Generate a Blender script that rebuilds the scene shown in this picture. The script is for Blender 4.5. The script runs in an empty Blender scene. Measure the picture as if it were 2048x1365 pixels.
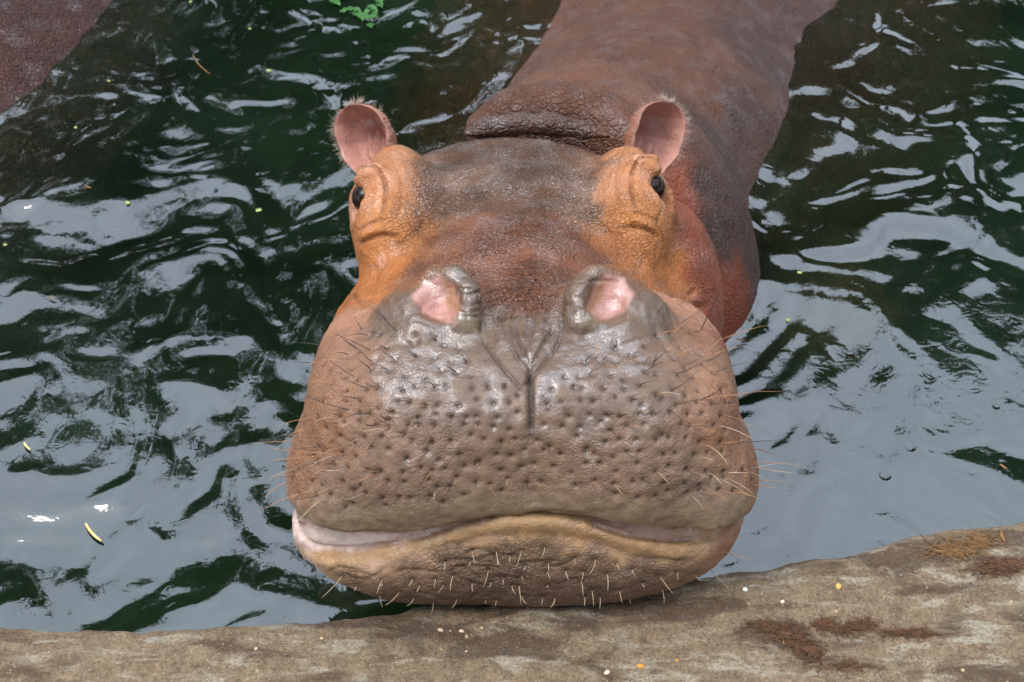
import bpy, bmesh, math, random
import numpy as np
from mathutils import Vector, Matrix
R = math.radians
rng = np.random.default_rng(7)
random.seed(7)
scene = bpy.context.scene
COLL = scene.collection

# ------------------------------------------------------------------ camera
CAM_H = 1.48
PITCH = R(42)
FPX = 2844.0                       # focal length in photo pixels (2048 wide)
cam_d = bpy.data.cameras.new('camera')
cam = bpy.data.objects.new('camera', cam_d)
COLL.objects.link(cam)
cam.location = (0, 0, CAM_H)
cam.rotation_euler = (math.pi / 2 - PITCH, 0, 0)
cam_d.sensor_width = 36.0
cam_d.lens = 36.0 * FPX / 2048.0
cam_d.clip_start = 0.05
cam_d.clip_end = 500
cam_d.dof.use_dof = True
cam_d.dof.focus_distance = 1.58
cam_d.dof.aperture_fstop = 13.0
scene.camera = cam

# ------------------------------------------------------------------ sky, sun, exposure
SUN_EL, SUN_AZ = R(64), R(-105)     # azimuth from +Y (away from the camera) towards +X
world = bpy.data.worlds.new('World')
scene.world = world
world.use_nodes = True
wn, wl = world.node_tree.nodes, world.node_tree.links
wn.clear()
w_out = wn.new('ShaderNodeOutputWorld')
w_bg = wn.new('ShaderNodeBackground')
w_sky = wn.new('ShaderNodeTexSky')
w_sky.sky_type = 'NISHITA'
w_sky.sun_disc = False
w_sky.sun_elevation = SUN_EL
w_sky.sun_rotation = SUN_AZ
w_sky.dust_density = 3.0
w_mix = wn.new('ShaderNodeMix'); w_mix.data_type = 'RGBA'
w_tc = wn.new('ShaderNodeTexCoord')
w_no = wn.new('ShaderNodeTexNoise')
w_no.inputs['Scale'].default_value = 2.2
w_no.inputs['Detail'].default_value = 5
w_mr = wn.new('ShaderNodeMapRange')
w_mr.inputs['From Min'].default_value = 0.3
w_mr.inputs['From Max'].default_value = 0.7
w_mr.inputs['To Min'].default_value = 0.6
w_mr.inputs['To Max'].default_value = 0.95
wl.new(w_tc.outputs['Generated'], w_no.inputs['Vector'])
wl.new(w_no.outputs['Fac'], w_mr.inputs['Value'])
wl.new(w_mr.outputs['Result'], w_mix.inputs['Factor'])
wl.new(w_sky.outputs['Color'], w_mix.inputs['A'])
w_mix.inputs['B'].default_value = (10.2, 11.8, 14.0, 1)   # thin bright cloud
# overcast sky: brighter overhead than near the horizon
w_sx = wn.new('ShaderNodeSeparateXYZ')
wl.new(w_tc.outputs['Generated'], w_sx.inputs[0])
w_gr = wn.new('ShaderNodeMapRange')
for _k, _v in (('From Min', 0.0), ('From Max', 1.0), ('To Min', 0.6), ('To Max', 1.45)): w_gr.inputs[_k].default_value = _v
wl.new(w_sx.outputs['Z'], w_gr.inputs['Value'])
w_ml = wn.new('ShaderNodeMix'); w_ml.data_type = 'RGBA'; w_ml.blend_type = 'MULTIPLY'
w_ml.inputs['Factor'].default_value = 1.0
wl.new(w_mix.outputs['Result'], w_ml.inputs['A'])
wl.new(w_gr.outputs['Result'], w_ml.inputs['B'])
wl.new(w_ml.outputs['Result'], w_bg.inputs['Color'])
w_bg.inputs['Strength'].default_value = 0.15
wl.new(w_bg.outputs['Background'], w_out.inputs['Surface'])

sun_d = bpy.data.lights.new('sun', 'SUN')
sun_d.energy = 1.5
sun_d.angle = R(24)
sun_d.color = (1.0, 0.94, 0.85)
sun = bpy.data.objects.new('sun', sun_d)
COLL.objects.link(sun)
_sd = Vector((math.sin(SUN_AZ) * math.cos(SUN_EL), math.cos(SUN_AZ) * math.cos(SUN_EL), math.sin(SUN_EL)))
sun.rotation_euler = _sd.to_track_quat('Z', 'Y').to_euler()
sun.location = (0, 0, 20)

scene.view_settings.view_transform = 'Standard'
scene.view_settings.look = 'None'
scene.view_settings.exposure = 0.5
scene.view_settings.gamma = 1.0
scene.view_settings.use_curve_mapping = False
scene.render.engine = 'CYCLES'
scene.cycles.use_denoising = True
scene.cycles.max_bounces = 6
scene.cycles.use_adaptive_sampling = True
scene.cycles.adaptive_threshold = 0.025
scene.cycles.diffuse_bounces = 3
scene.cycles.glossy_bounces = 3
scene.cycles.transmission_bounces = 4
scene.cycles.transparent_max_bounces = 8
scene.cycles.caustics_reflective = False
scene.cycles.caustics_refractive = True
scene.cycles.sample_clamp_indirect = 6.0

# ------------------------------------------------------------------ helpers
C0 = np.array([0, 0, CAM_H])
FWD = np.array([0, math.cos(PITCH), -math.sin(PITCH)])
UPV = np.array([0, math.sin(PITCH), math.cos(PITCH)])
HP = R(15)                                             # the head is tipped up by 15 degrees
HA = np.array([0, math.cos(HP), -math.sin(HP)])        # head axis, towards the neck
HN = np.array([0, math.sin(HP), math.cos(HP)])         # head up


def ray(px, py):
    return FWD + (px - 1024) / FPX * np.array([1.0, 0, 0]) - (py - 682.5) / FPX * UPV


def at(px, py, d):                                      # point on a photo ray at depth d
    return C0 + d * ray(px, py)


def at_z(px, py, z):                                    # point where a photo ray meets height z
    r = ray(px, py)
    return C0 + r * ((z - CAM_H) / r[2])


def toH(P):
    P = np.asarray(P, dtype=float)
    D = P - C0
    return np.stack([P[..., 0], D @ HA, D @ HN], -1)


def hp(px, py, d):
    return toH(at(px, py, d))


def tag(o, label=None, cat=None, group=None, kind=None):
    if label: o['label'] = label
    if cat: o['category'] = cat
    if group: o['group'] = group
    if kind: o['kind'] = kind
    return o


def empty(name, loc=(0, 0, 0), rz=0.0):
    o = bpy.data.objects.new(name, None)
    o.empty_display_size = 0.1
    COLL.objects.link(o)
    o.location = loc
    o.rotation_euler = (0, 0, rz)
    return o


def mesh_np(name, co, faces, mat=None, parent=None, smooth=True):
    """faces: (M,k) array or list of such arrays."""
    me = bpy.data.meshes.new(name)
    if not isinstance(faces, list): faces = [faces]
    faces = [np.asarray(f, dtype=np.int32) for f in faces if len(f)]
    loops = np.concatenate([f.ravel() for f in faces])
    tot = np.concatenate([np.full(len(f), f.shape[1], dtype=np.int32) for f in faces])
    start = np.concatenate([[0], np.cumsum(tot)[:-1]]).astype(np.int32)
    me.vertices.add(len(co)); me.loops.add(len(loops)); me.polygons.add(len(tot))
    me.vertices.foreach_set('co', np.asarray(co, dtype=np.float32).ravel())
    me.loops.foreach_set('vertex_index', loops)
    me.polygons.foreach_set('loop_start', start)
    me.polygons.foreach_set('loop_total', tot)
    me.update(calc_edges=True)
    if len(co) < 300000: me.validate()
    if smooth:
        me.polygons.foreach_set('use_smooth', np.ones(len(me.polygons), dtype=bool))
    o = bpy.data.objects.new(name, me)
    if mat: me.materials.append(mat)
    COLL.objects.link(o)
    if parent: o.parent = parent
    return o


def set_attr(me, name, arr, typ='FLOAT'):
    a = me.attributes.new(name, typ, 'POINT')
    if typ == 'FLOAT':
        a.data.foreach_set('value', np.asarray(arr, dtype=np.float32).ravel())
    else:
        c = np.ones((len(arr), 4), dtype=np.float32); c[:, :3] = arr
        a.data.foreach_set('color', c.ravel())


def lin(c):
    c = np.asarray(c, dtype=float) / 255.0
    return np.where(c <= 0.04045, c / 12.92, ((c + 0.055) / 1.055) ** 2.4)


# ---- gradient noise in numpy
_perm = np.random.default_rng(3).permutation(256)
_perm = np.concatenate([_perm, _perm]).astype(np.int32)
_g3 = np.random.default_rng(4).normal(size=(256, 3)).astype(np.float32)
_g3 /= np.linalg.norm(_g3, axis=1)[:, None]


def noise3(P):
    P = np.asarray(P, dtype=np.float32)
    i = np.floor(P).astype(np.int32)
    f = P - i
    i &= 255
    u = f * f * f * (f * (f * 6 - 15) + 10)
    out = 0
    for dx in (0, 1):
        wx = u[..., 0] if dx else 1 - u[..., 0]
        for dy in (0, 1):
            wy = u[..., 1] if dy else 1 - u[..., 1]
            for dz in (0, 1):
                wz = u[..., 2] if dz else 1 - u[..., 2]
                h = _perm[_perm[_perm[(i[..., 0] + dx) & 255] + ((i[..., 1] + dy) & 255)] + ((i[..., 2] + dz) & 255)]
                g = _g3[h]
                out = out + wx * wy * wz * (g[..., 0] * (f[..., 0] - dx) + g[..., 1] * (f[..., 1] - dy) + g[..., 2] * (f[..., 2] - dz))
    return out * 1.5


def fbm(P, oct=4, gain=0.5):
    s, a = 0, 1.0
    P = np.asarray(P, dtype=np.float32)
    for k in range(oct):
        s = s + a * noise3(P * (2.03 ** k) + 17.3 * k)
        a *= gain
    return s


def smin(a, b, k):
    h = np.clip(0.5 + 0.5 * (b - a) / k, 0, 1)
    return b + (a - b) * h - k * h * (1 - h)


def smax(a, b, k):
    return -smin(-a, -b, k)


def ell(Q, c, r, M=None):
    p = Q - np.asarray(c, dtype=Q.dtype)
    if M is not None: p = p @ np.asarray(M, dtype=Q.dtype)
    r = np.asarray(r, dtype=Q.dtype)
    q = p / r
    k0 = np.sqrt((q * q).sum(-1)) + 1e-6
    q2 = q / r
    k1 = np.sqrt((q2 * q2).sum(-1)) + 1e-6
    return k0 * (k0 - 1) / k1


def rotz(a):
    c, s = math.cos(a), math.sin(a)
    return np.array([[c, -s, 0], [s, c, 0], [0, 0, 1]])


def capsule(Q, a, b, ra, rb):
    a = np.asarray(a, dtype=Q.dtype); b = np.asarray(b, dtype=Q.dtype)
    ba = b - a
    t = np.clip(((Q - a) @ ba) / (ba @ ba), 0, 1)
    d = Q - a - t[..., None] * ba
    return np.sqrt((d * d).sum(-1)) - (ra + (rb - ra) * t)


def sup(q, r, p):
    """super-ellipsoid distance; q,r lists of three arrays"""
    e = [np.abs(qi) / ri + 1e-6 for qi, ri in zip(q, r)]
    S = e[0] ** p + e[1] ** p + e[2] ** p
    g = S ** (1.0 / p)
    gr = np.sqrt(sum((g ** (1 - p) * ei ** (p - 1) / ri) ** 2 for ei, ri in zip(e, r)))
    return (g - 1) / gr


def sup2(q, r, pxa, p):
    """like sup(), with a squarer plan: x and a are joined with their own exponent first"""
    e = [np.abs(qi) / ri + 1e-6 for qi, ri in zip(q, r)]
    m = (e[0] ** pxa + e[1] ** pxa) ** (1.0 / pxa)
    g = (m ** p + e[2] ** p) ** (1.0 / p)
    gm = (m / g) ** (p - 1); gn = (e[2] / g) ** (p - 1) / r[2]
    gx_ = gm * (e[0] / m) ** (pxa - 1) / r[0]; ga_ = gm * (e[1] / m) ** (pxa - 1) / r[1]
    return (g - 1) / np.sqrt(gx_ ** 2 + ga_ ** 2 + gn ** 2)


def grid_axis(a, lo, hi, b, fine, grow, big):
    """coordinates fine between lo and hi, growing towards a and b"""
    mid = list(np.arange(lo, hi, fine))
    s, x, up = fine, mid[-1], []
    while x < b:
        s = min(s * grow, big); x += s; up.append(x)
    s, x, dn = fine, lo, []
    while x > a:
        s = min(s * grow, big); x -= s; dn.append(x)
    return np.array(dn[::-1] + mid + up, dtype=np.float32)


def surface_nets(f, xs, ys, zs, B=6):
    nx, ny, nz = len(xs), len(ys), len(zs)

    def ctr(ax):
        n = (len(ax) + B - 1) // B
        lo = ax[np.minimum(np.arange(n) * B, len(ax) - 1)]
        hi = ax[np.minimum(np.arange(n) * B + B, len(ax) - 1)]
        return (lo + hi) / 2, (hi - lo) / 2
    cx, hx = ctr(xs); cy, hy = ctr(ys); cz, hz = ctr(zs)
    G = np.stack(np.meshgrid(cx, cy, cz, indexing='ij'), -1).reshape(-1, 3)
    rad = np.sqrt(hx[:, None, None] ** 2 + hy[None, :, None] ** 2 + hz[None, None, :] ** 2)
    v = f(G).reshape(len(cx), len(cy), len(cz))
    act = np.abs(v) < rad * 1.5 + 0.012
    rep = lambda A: A.repeat(B, 0).repeat(B, 1).repeat(B, 2)[:nx, :ny, :nz]
    F = rep(v).astype(np.float32)
    m = rep(act)
    I = np.argwhere(m)
    P = np.stack([xs[I[:, 0]], ys[I[:, 1]], zs[I[:, 2]]], -1)
    vals = np.empty(len(P), dtype=np.float32)
    for s in range(0, len(P), 400000):
        vals[s:s + 400000] = f(P[s:s + 400000])
    F[m] = vals
    ins = F < 0
    c = np.zeros((nx - 1, ny - 1, nz - 1), dtype=np.int8)
    for dx in (0, 1):
        for dy in (0, 1):
            for dz in (0, 1):
                c += ins[dx:nx - 1 + dx, dy:ny - 1 + dy, dz:nz - 1 + dz]
    cells = np.argwhere((c > 0) & (c < 8))
    idx = -np.ones(c.shape, dtype=np.int32)
    idx[cells[:, 0], cells[:, 1], cells[:, 2]] = np.arange(len(cells))
    acc = np.zeros((len(cells), 3)); cnt = np.zeros(len(cells))
    cor = [(x, y, z) for x in (0, 1) for y in (0, 1) for z in (0, 1)]
    cv = {k: F[cells[:, 0] + k[0], cells[:, 1] + k[1], cells[:, 2] + k[2]] for k in cor}
    for a in cor:
        for ax in range(3):
            if a[ax] == 1: continue
            b = list(a); b[ax] = 1; b = tuple(b)
            va, vb = cv[a], cv[b]
            mm = (va < 0) != (vb < 0)
            t = va[mm] / (va[mm] - vb[mm])
            pp = np.tile(np.array(a, dtype=float), (len(t), 1)); pp[:, ax] = t
            acc[mm] += pp; cnt[mm] += 1
    pos = cells + acc / cnt[:, None]
    co = np.stack([np.interp(pos[:, 0], np.arange(nx), xs), np.interp(pos[:, 1], np.arange(ny), ys), np.interp(pos[:, 2], np.arange(nz), zs)], -1)
    quads = []
    for ax in range(3):
        sl0 = [slice(None)] * 3; sl1 = [slice(None)] * 3
        sl0[ax] = slice(0, -1); sl1[ax] = slice(1, None)
        ch = ins[tuple(sl0)] != ins[tuple(sl1)]
        E = np.argwhere(ch)
        o1, o2 = [i for i in range(3) if i != ax]
        ok = (E[:, o1] > 0) & (E[:, o2] > 0) & (E[:, o1] < c.shape[o1]) & (E[:, o2] < c.shape[o2])
        E = E[ok]
        q = []
        for d1, d2 in ((-1, -1), (0, -1), (0, 0), (-1, 0)):
            e = E.copy(); e[:, o1] += d1; e[:, o2] += d2
            q.append(idx[e[:, 0], e[:, 1], e[:, 2]])
        q = np.stack(q, -1)
        inside0 = ins[E[:, 0], E[:, 1], E[:, 2]]
        flip = inside0 if ax != 1 else ~inside0
        q[~flip] = q[~flip][:, ::-1]
        quads.append(q)
    Q = np.concatenate(quads)
    Q = Q[(Q >= 0).all(1)]
    return co, Q


# ------------------------------------------------------------------ node helpers / materials
class NT:
    def __init__(s, name):
        s.m = bpy.data.materials.new(name); s.m.use_nodes = True
        s.n, s.l = s.m.node_tree.nodes, s.m.node_tree.links
        s.n.clear()
        s.out = s.n.new('ShaderNodeOutputMaterial')
        s.b = s.n.new('ShaderNodeBsdfPrincipled')
        s.l.new(s.b.outputs[0], s.out.inputs[0])

    def node(s, typ, ins=None, **kw):
        n = s.n.new('ShaderNode' + typ)
        for k, v in kw.items(): setattr(n, k, v)
        for k, v in (ins or {}).items(): s.put(n.inputs[k], v)
        return n

    def put(s, sock, v):
        if isinstance(v, bpy.types.NodeSocket): s.l.new(v, sock)
        elif isinstance(v, bpy.types.Node): s.l.new(v.outputs[0], sock)
        else:
            if isinstance(v, (tuple, list)) and len(v) == 3 and sock.type == 'RGBA': v = (*v, 1)
            sock.default_value = v

    def math(s, op, a, b=None, c=None):
        n = s.n.new('ShaderNodeMath'); n.operation = op
        s.put(n.inputs[0], a)
        if b is not None: s.put(n.inputs[1], b)
        if c is not None: s.put(n.inputs[2], c)
        return n.outputs[0]

    def mix(s, fac, a, b, typ='MIX'):
        n = s.n.new('ShaderNodeMix'); n.data_type = 'RGBA'; n.blend_type = typ
        s.put(n.inputs['Factor'], fac); s.put(n.inputs['A'], a); s.put(n.inputs['B'], b)
        return n.outputs['Result']

    def rng(s, v, a, b, c=0.0, d=1.0, smooth=False):
        n = s.n.new('ShaderNodeMapRange')
        if smooth: n.interpolation_type = 'SMOOTHSTEP'
        for k, x in zip(('Value', 'From Min', 'From Max', 'To Min', 'To Max'), (v, a, b, c, d)): s.put(n.inputs[k], x)
        return n.outputs['Result']

    def noise(s, vec, scale, detail=4, rough=0.55, dist=0.0):
        n = s.node('TexNoise', {'Vector': vec, 'Scale': scale, 'Detail': detail, 'Roughness': rough, 'Distortion': dist})
        return n.outputs['Fac'], n.outputs['Color']

    def attr(s, name):
        n = s.n.new('ShaderNodeAttribute'); n.attribute_name = name
        return n

    def bump(s, h, strength, dist, normal=None):
        n = s.n.new('ShaderNodeBump')
        s.put(n.inputs['Height'], h); n.inputs['Strength'].default_value = strength; n.inputs['Distance'].default_value = dist
        if normal is not None: s.l.new(normal, n.inputs['Normal'])
        return n.outputs['Normal']


def simple_mat(name, col, rough=0.6, var=0.25, scale=60, spec=0.5):
    t = NT(name)
    tc = t.node('TexCoord')
    f, _ = t.noise(tc.outputs['Object'], scale, 5)
    c = t.mix(t.rng(f, 0.3, 0.7), tuple(x * (1 - var) for x in col), tuple(min(1, x * (1 + var)) for x in col))
    t.put(t.b.inputs['Base Color'], c)
    t.b.inputs['Roughness'].default_value = rough
    t.b.inputs['Specular IOR Level'].default_value = spec
    return t.m


def skin_material():
    t = NT('hippo_skin')
    geo = t.node('TexCoord')
    P = geo.outputs['Object']
    col = t.attr('col').outputs['Color']
    wet = t.attr('wet').outputs['Fac']
    wr = t.attr('wrinkle').outputs['Fac']
    # warped coordinates so the creases wander
    _, nc = t.noise(P, 22, 3)
    off = t.node('VectorMath', {0: nc, 1: (0.5, 0.5, 0.5)}, operation='SUBTRACT')
    off = t.node('VectorMath', {0: off.outputs[0], 'Scale': 0.016}, operation='SCALE')
    PW = t.node('VectorMath', {0: P, 1: off.outputs[0]}, operation='ADD').outputs[0]
    PW = t.node('VectorMath', {0: PW, 'Scale': t.attr('cell').outputs['Fac']}, operation='SCALE').outputs[0]
    mp = t.node('Mapping', {'Vector': PW, 'Scale': (1.0, 1.25, 1.25)}).outputs[0]
    v1 = t.node('TexVoronoi', {'Vector': mp, 'Scale': 140.0, 'Randomness': 1.0}, feature='DISTANCE_TO_EDGE').outputs['Distance']
    v2 = t.node('TexVoronoi', {'Vector': mp, 'Scale': 330.0, 'Randomness': 1.0}, feature='DISTANCE_TO_EDGE').outputs['Distance']
    c1 = t.rng(v1, 0.0, 0.20, 0, 1, True)
    c2 = t.rng(v2, 0.0, 0.22, 0, 1, True)
    h = t.math('ADD', c1, t.math('MULTIPLY', c2, 0.45))
    h = t.math('MULTIPLY', h, wr)
    fine, _ = t.noise(P, 380, 3, 0.6)
    mid, _ = t.noise(P, 110, 4, 0.6)
    h2 = t.math('ADD', t.math('MULTIPLY', fine, 0.30), t.math('MULTIPLY', mid, 0.75))
    hh = t.math('ADD', h, h2)
    nrm = t.bump(hh, 1.0, 0.0021)
    # colour: crease lines darker, blotches
    cr = t.math('SUBTRACT', 1.0, t.math('MULTIPLY', t.math('SUBTRACT', 1.0, c1), t.math('MULTIPLY', wr, 0.24)))
    k = t.math('MULTIPLY', cr, t.rng(mid, 0.25, 0.75, 0.84, 1.16))
    kc = t.node('CombineColor', {0: k, 1: k, 2: k}).outputs[0]
    base = t.mix(1.0, col, kc, 'MULTIPLY')
    t.put(t.b.inputs['Base Color'], base)
    # wet film in patches
    wv = wet
    rough = t.math('SUBTRACT', t.rng(wv, 0.2, 0.6, 0.54, 0.29, True), t.rng(wv, 0.66, 0.80, 0.0, 0.20, True))
    rough = t.math('ADD', rough, t.math('MULTIPLY', t.math('SUBTRACT', fine, 0.5), 0.16))
    t.put(t.b.inputs['Roughness'], rough)
    t.put(t.b.inputs['Specular IOR Level'], t.rng(wv, 0.3, 0.85, 0.42, 1.15, True))
    t.put(t.b.inputs['Normal'], nrm)
    return t.m


def attr_mat(name, rough=0.5, spec=0.4):
    t = NT(name)
    tc = t.node('TexCoord')
    f, _ = t.noise(tc.outputs['Object'], 300, 2)
    c = t.mix(t.rng(f, 0.3, 0.7, 0.0, 0.25), t.attr('col').outputs['Color'], (0.05, 0.03, 0.02))
    t.put(t.b.inputs['Base Color'], c)
    t.b.inputs['Roughness'].default_value = rough
    t.b.inputs['Specular IOR Level'].default_value = spec
    return t.m


def water_material():
    t = NT('pool_water')
    t.n.remove(t.b)
    tc = t.node('TexCoord')
    P = tc.outputs['Object']
    f1, _ = t.noise(P, 38, 3, 0.5, 0.8)
    f2, _ = t.noise(P, 110, 2, 0.5)
    h = t.math('ADD', f1, t.math('MULTIPLY', f2, 0.18))
    nrm = t.bump(h, 0.14, 0.004)
    gl = t.node('BsdfGlossy', {'Color': (1, 1, 1), 'Roughness': 0.015, 'Normal': nrm})
    rf = t.node('BsdfRefraction', {'Color': (1, 1, 1), 'Roughness': 0.0, 'IOR': 1.33, 'Normal': nrm})
    fr = t.node('Fresnel', {'IOR': 1.84, 'Normal': nrm})
    df = t.node('BsdfDiffuse', {'Color': (0.035, 0.065, 0.035)})          # suspended algae
    tu, _ = t.noise(P, 2.5, 3)
    rf = t.node('MixShader', {0: t.rng(tu, .3, .7, .05, .20), 1: rf.outputs[0], 2: df.outputs[0]})
    mx = t.node('MixShader', {0: fr.outputs[0], 1: rf.outputs[0], 2: gl.outputs[0]})
    t.l.new(mx.outputs[0], t.out.inputs['Surface'])
    va = t.node('VolumeAbsorption', {'Color': (0.45, 0.66, 0.42), 'Density': 2.4})
    t.l.new(va.outputs[0], t.out.inputs['Volume'])
    return t.m


def ledge_material():
    t = NT('weathered_concrete')
    tc = t.node('TexCoord')
    P = tc.outputs['Object']
    st = t.node('Mapping', {'Vector': P, 'Scale': (1.0, 3.2, 2.0), 'Rotation': (0, 0, R(-6))}).outputs[0]
    n1, _ = t.noise(st, 6.5, 6, 0.62, 0.4)
    n2, _ = t.noise(P, 45, 6, 0.7)
    n3, _ = t.noise(P, 260, 3, 0.7)
    n4, _ = t.noise(st, 15, 6, 0.65, 0.5)
    base = t.mix(t.rng(n2, 0.3, 0.7), tuple(lin((102, 82, 61))), tuple(lin((142, 121, 95))))
    # grey-pale worn spots
    base = t.mix(t.rng(n4, 0.52, 0.62, 0, 0.8), base, tuple(lin((158, 146, 126))))
    # wet brown soil stain, streaky
    base = t.mix(t.rng(n1, 0.49, 0.58, 0, 0.78), base, tuple(lin((72, 51, 35))))
    # dark algae specks
    d1, _ = t.noise(P, 9, 5, 0.7)
    d2 = t.math('MULTIPLY', t.rng(d1, 0.6, 0.68), t.rng(n3, 0.45, 0.58))
    base = t.mix(t.math('MULTIPLY', d2, 0.85), base, tuple(lin((50, 48, 44))))
    # sand grains: dark and pale specks
    vo = t.node('TexVoronoi', {'Vector': P, 'Scale': 330.0}, feature='F1')
    gr = t.node('SeparateColor', {0: vo.outputs['Color']})
    inside = t.rng(vo.outputs['Distance'], 0.25, 0.45, 1, 0)
    pale = t.math('MULTIPLY', inside, t.rng(gr.outputs[0], 0.90, 0.99))
    dark = t.math('MULTIPLY', inside, t.rng(gr.outputs[1], 0.84, 0.88))
    base = t.mix(t.math('MULTIPLY', pale, 0.5), base, tuple(lin((226, 206, 176))))
    base = t.mix(t.math('MULTIPLY', dark, 0.6), base, tuple(lin((62, 48, 38))))
    v2 = t.node('TexVoronoi', {'Vector': P, 'Scale': 120.0}, feature='F1')
    g2 = t.node('SeparateColor', {0: v2.outputs['Color']})
    peb = t.math('MULTIPLY', t.rng(v2.outputs['Distance'], 0.22, 0.32, 1, 0), t.rng(g2.outputs[2], 0.975, 0.98))
    base = t.mix(t.math('MULTIPLY', peb, 0.8), base, tuple(lin((214, 180, 138))))
    k = t.rng(n3, 0.28, 0.72, 0.55, 1.32)
    kc = t.node('CombineColor', {0: k, 1: k, 2: k}).outputs[0]
    t.put(t.b.inputs['Base Color'], t.mix(1.0, base, kc, 'MULTIPLY'))
    t.put(t.b.inputs['Roughness'], t.rng(n1, 0.47, 0.62, 0.9, 0.62))
    t.b.inputs['Specular IOR Level'].default_value = 0.35
    h = t.math('ADD', t.math('MULTIPLY', n3, 0.5), t.math('MULTIPLY', n2, 1.0))
    h = t.math('ADD', h, t.math('MULTIPLY', t.math('ADD', pale, peb), 0.35))
    t.put(t.b.inputs['Normal'], t.bump(h, 1.0, 0.007))
    return t.m


M_SKIN = skin_material()
M_WATER = water_material()
M_LEDGE = ledge_material()
M_HAIR = attr_mat('bristle', 0.42, 0.5)

# ------------------------------------------------------------------ the hippo's form (signed distance)
XC = 0.0115                     # the muzzle's middle line


def tab(x, xs, ys):
    return np.interp(x, xs, ys).astype(np.float32)


LIPX = np.array([-.30, -.262, -.245, -.215, -.185, -.13, -.07, -.02, .02, .07, .12, .17, .22, .25, .27, .30])
LIPN = np.array([-.880, -.880, -.882, -.886, -.887, -.884, -.869, -.858, -.855, -.859, -.870, -.878, -.882, -.884, -.884, -.884])
GAP = np.array([.048, .050, .052, .046, .040, .026, .010, .004, .004, .007, .018, .030, .030, .018, .012, .012])
EYE = {-1: (735, 396, 1.866), 1: (1299, 376, 1.866)}


def f_head(P):
    P = np.asarray(P, dtype=np.float32)
    D = P - C0.astype(np.float32)
    x = P[:, 0]; a = D @ HA.astype(np.float32); n = D @ HN.astype(np.float32)
    Q = np.stack([x, a, n], -1)
    S = np.stack([np.abs(x - XC), a, n], -1)                 # mirrored about the middle line
    xr = x - XC
    nl = tab(xr, LIPX, LIPN)
    # upper muzzle
    W = tab(n, [-.95, -.90, -.87, -.83, -.79, -.75, -.71, -.68], [.266, .264, .262, .253, .241, .240, .238, .226])
    nh = np.where(n > -.79, .098, .21).astype(np.float32)
    U = sup2((xr, a - 1.425, n + .79), (W, np.full_like(x, .158), nh), 4.2, 2.9)
    # fleshy pads either side of the middle groove
    U = smin(U, ell(S, (.112, 1.345, -.82), (.110, .086, .085)), .03)
    U = smin(U, ell(S, (.200, 1.365, -.87), (.062, .09, .070)), .03)
    # nostril mounds
    U = smin(U, ell(S, (.100, 1.438, -.700), (.060, .064, .044)), .035)
    for mm in (-1, 1):
        rim = [hp(1046 + mm * (1046 - p[0]), p[1], p[2]) for p in ((846, 566, 1.578), (872, 550, 1.580), (908, 558, 1.572), (932, 588, 1.560), (936, 616, 1.552))]
        for k in range(4):
            U = smin(U, capsule(Q, rim[k], rim[k + 1], (.008, .011, .015, .016)[k], (.011, .015, .016, .014)[k]), .010)
        U = smin(U, ell(Q, hp(1046 + mm * 118, 644, 1.546), (.020, .020, .021)), .006)
        U = smax(U, -ell(Q, hp(1046 + mm * 172, 596, 1.536), (.026, .030, .028), ), .007)
    U = smax(U, nl - n, .013)
    # lower jaw
    nlow = nl - tab(xr, LIPX, GAP)
    WL = tab(n, [-1.036, -1.018, -1.004, -.986, -.958, -.92, -.84], [.15, .20, .226, .244, .258, .266, .268])
    nj = np.where(n > -.90, .13, .128).astype(np.float32)
    Lr = sup2((xr + .010, a - 1.43, n + .90), (WL, np.full_like(x, .160), nj), 3.8, 3.0)
    L = smax(Lr, n - nlow, .014)
    I = smax(Lr + .015, n - nl - .012, .012)
    L = smin(L, I, .005)
    f = smin(U, L, .001)
    # cheeks, face, skull
    g = capsule(Q, (XC, 1.46, -.80), (.0, 1.80, -.785), .105, .125)
    g = smin(g, ell(Q, (.0, 1.66, -.765), (.165, .26, .078)), .05)
    g = smin(g, ell(Q, (.0, 1.83, -.76), (.185, .15, .100)), .05)
    S2 = np.stack([np.abs(x), a, n], -1)
    g = smin(g, ell(S2, (.145, 1.62, -.85), (.092, .17, .105)), .05)
    g = smin(g, ell(S2, (.135, 1.70, -.93), (.105, .22, .10)), .06)
    # brow mounds with the eye set on their outer side
    g = smin(g, ell(S2, (.156, 1.800, -.692), (.044, .085, .060)), .045)
    g = smin(g, ell(S2, (.160, 1.725, -.720), (.046, .070, .060)), .04)
    g = smin(g, ell(S2, (.183, 1.752, -.695), (.032, .040, .042)), .018)
    # throat
    g = smin(g, ell(Q, (.02, 1.72, -.95), (.21, .30, .14)), .06)
    # jowl pushed out on the right, where the neck turns
    g = smin(g, ell(Q, (.200, 1.80, -.86), (.095, .165, .150)), .02)
    # poll
    g = smin(g, ell(Q, (.0, 1.90, -.74), (.16, .08, .085)), .04)
    f = smin(f, g, .028)
    # eye slits
    for s in (-1, 1):
        e = hp(*EYE[s])
        lid = [(712, 384), (722, 360), (742, 356), (754, 380), (752, 410), (742, 432), (728, 442)]
        if s > 0: lid = [(2034 - p[0], p[1] - 20) for p in lid]
        lid = [hp(p[0], p[1], 1.850) for p in lid]
        for k in range(6):
            f = smin(f, capsule(Q, lid[k], lid[k + 1], .0075, .0075), .008)
        hood = [(726, 336), (760, 338), (774, 372), (772, 412), (762, 446)]
        if s > 0: hood = [(2034 - p[0], p[1] - 20) for p in hood]
        hood = [hp(p[0], p[1], 1.848) for p in hood]
        for k in range(4):
            f = smin(f, capsule(Q, hood[k], hood[k + 1], .0062, .0062), .010)
        f = smax(f, -ell(Q, e + np.array([s * .019, -.016, .0]), (.021, .020, .027)), .006)
    return f


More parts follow.
